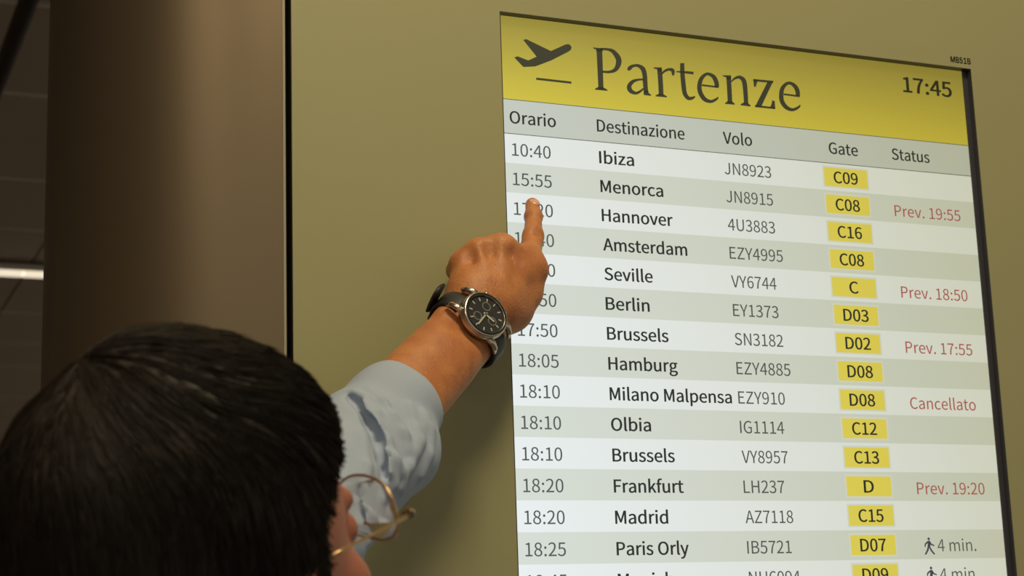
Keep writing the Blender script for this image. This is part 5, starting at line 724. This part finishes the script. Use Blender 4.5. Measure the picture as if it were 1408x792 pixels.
lathe('bezel', [(.0196, Zt + .0088), (.0197, Zt + .0102), (.0188, Zt + .0116), (.0168, Zt + .0118), (.0162, Zt + .0110), (.0161, Zt + .0095)], M['watch_steel'], wt, n=64, smooth=True, cap=False)
lathe('bezel_insert', [(.0166, Zt + .01182), (.0170, Zt + .01200), (.0181, Zt + .01185), (.0184, Zt + .0116), (.0183, Zt + .0115), (.0166, Zt + .0115)], M['bezel_ring'], wt, n=64, cap=False)
dial = lathe('dial', [(.0005, Zt + .0096), (.0161, Zt + .0096), (.0161, Zt + .0100), (.0005, Zt + .0100)], M['watch_dark'], wt, n=48)
zd = Zt + .0100
for i in range(12):
    a = 2*PI*i/12; bm = bmesh.new(); bbox(bm, -.0004, .0004, .0118, .0146, zd, zd + .0004); bmesh.ops.rotate(bm, verts=bm.verts, cent=(0, 0, 0), matrix=Matrix.Rotation(a, 3, 'Z'))
    from_bm('hour_marker', bm, M['stitch'], dial)
for a in (0, 2*PI/3, 4*PI/3):
    c_ = (.0075*math.cos(a), .0075*math.sin(a))
    lathe('subdial', [(.0030, zd + .0001), (.0031, zd + .0004), (.0038, zd + .0004), (.0039, zd + .0001)], M['subdial'], dial, n=24, cap=False, loc=(c_[0], c_[1], 0))
def hand(nm, ang, L_, w_, z):
    bm = bmesh.new(); bbox(bm, -w_, w_, -.0020, L_, z, z + .0003); bmesh.ops.rotate(bm, verts=bm.verts, cent=(0, 0, 0), matrix=Matrix.Rotation(ang, 3, 'Z')); return from_bm(nm, bm, M['stitch'], wt)
def ang_to(dx, dy):              # direction in the picture -> angle on the dial
    v = RT*dx - UP*dy; return math.atan2(-v.dot(X_), v.dot(Y_))
hand('minute_hand', ang_to(-45, 48), .0128, .00055, zd + .0008); hand('hour_hand', ang_to(55, 38), .0088, .0007, zd + .0005)
lathe('hand_boss', [(.0003, zd), (.0010, zd), (.0010, zd + .0014), (.0003, zd + .0014)], M['watch_steel'], wt, n=16)
lathe('crystal', [(.0002, Zt + .0112), (.0161, Zt + .0112), (.0161, Zt + .0118), (.0120, Zt + .0122), (.0002, Zt + .0124)], M['crystal'], wt, n=48)
for sx in (-1, 1):
    for sy in (-1, 1):
        tube('lug', [(sx*.013, sy*.0118, Zt + .0058), (sx*.0195, sy*.0115, Zt + .0052), (sx*.0240, sy*.0112, Zt + .0018), (sx*.0262, sy*.0110, Zt - .0032)], [.0030, .0030, .0026, .0017], M['watch_steel'], wt, n=12, flat=((0, 0, 1), .9))
# crown and pushers on the hand side
tube('crown', [(0, .0195, Zt + .0050), (0, .0208, Zt + .0050), (0, .0238, Zt + .0050)], [.0015, .0030, .0030], M['watch_steel'], wt, n=16)
for s in (-1, 1):
    a = PI/2 + s*.48; c_, s_ = math.cos(a), math.sin(a); tube('pusher', [(.0192*c_, .0192*s_, Zt + .005), (.0212*c_, .0212*s_, Zt + .005), (.0214*c_, .0214*s_, Zt + .005), (.0232*c_, .0232*s_, Zt + .005)], [.0012, .0012, .0021, .0021], M['watch_steel'], wt, n=12)
for o in list(wt.children):       # a large, 42 mm case
    for o2 in [o] + list(o.children):
        for v in o2.data.vertices: v.co.x *= 1.13; v.co.y *= 1.13
# strap: a flat band round the wrist, slightly loose under it
bm = bmesh.new(); rg = []
N_ = 72
for i in range(N_ + 1):
    t = math.radians(55) - math.radians(290) * i / N_
    rx_, rz_ = .0345, (.0240 if math.sin(t) > 0 else .0275); wd = .0108 - .0016 * min(1, i/N_*2, 2 - i/N_*2)
    for off in ((0, wd), (.0022, wd), (.0030, wd*.75), (.0030, -wd*.75), (.0022, -wd), (0, -wd)):
        rg.append(bm.verts.new(((rx_ + off[0]) * math.cos(t), off[1], (rz_ + off[0]) * math.sin(t))))
for i in range(N_):
    for j in range(6): bm.faces.new((rg[i*6 + j], rg[i*6 + (j+1) % 6], rg[(i+1)*6 + (j+1) % 6], rg[(i+1)*6 + j]))
bm.faces.new(rg[:6]); bm.faces.new(rg[-6:][::-1])
strap = from_bm('strap', bm, M['leather'], wt, smooth=True)
# free tail of the strap standing off at the little-finger side, and its keeper loop
def wl(px, py, dep): return WM.inverted() @ P(px, py, dep)
sgn = 1 if wl(600, 425, Wr.dot(FW) - CAM.dot(FW)).x > 0 else -1
tail = [(sgn*.0372, -.002, -.012), (sgn*.0400, -.001, -.004), (sgn*.0425, .000, .005), (sgn*.0440, .001, .012)]
tube('strap_tail', tail, [.0090, .0092, .0092, .0086], M['leather'], wt, n=14, flat=((1, 0, .1), .30))
tube('keeper_loop', [(.0378*sgn*math.cos(t), .0, .0300*math.sin(t)) for t in [-.9, -.75, -.6]], .0102, M['leather'], wt, n=14, flat=((0, 0, 1), .35))
bm = bmesh.new(); pts = []
for i in range(5): pass
tube('buckle', [(-.010, -.0115, -.0312), (-.010, .0115, -.0312), (.006, .0115, -.0314), (.006, -.0115, -.0314)], .0011, M['watch_steel'], wt, n=8, closed=True)
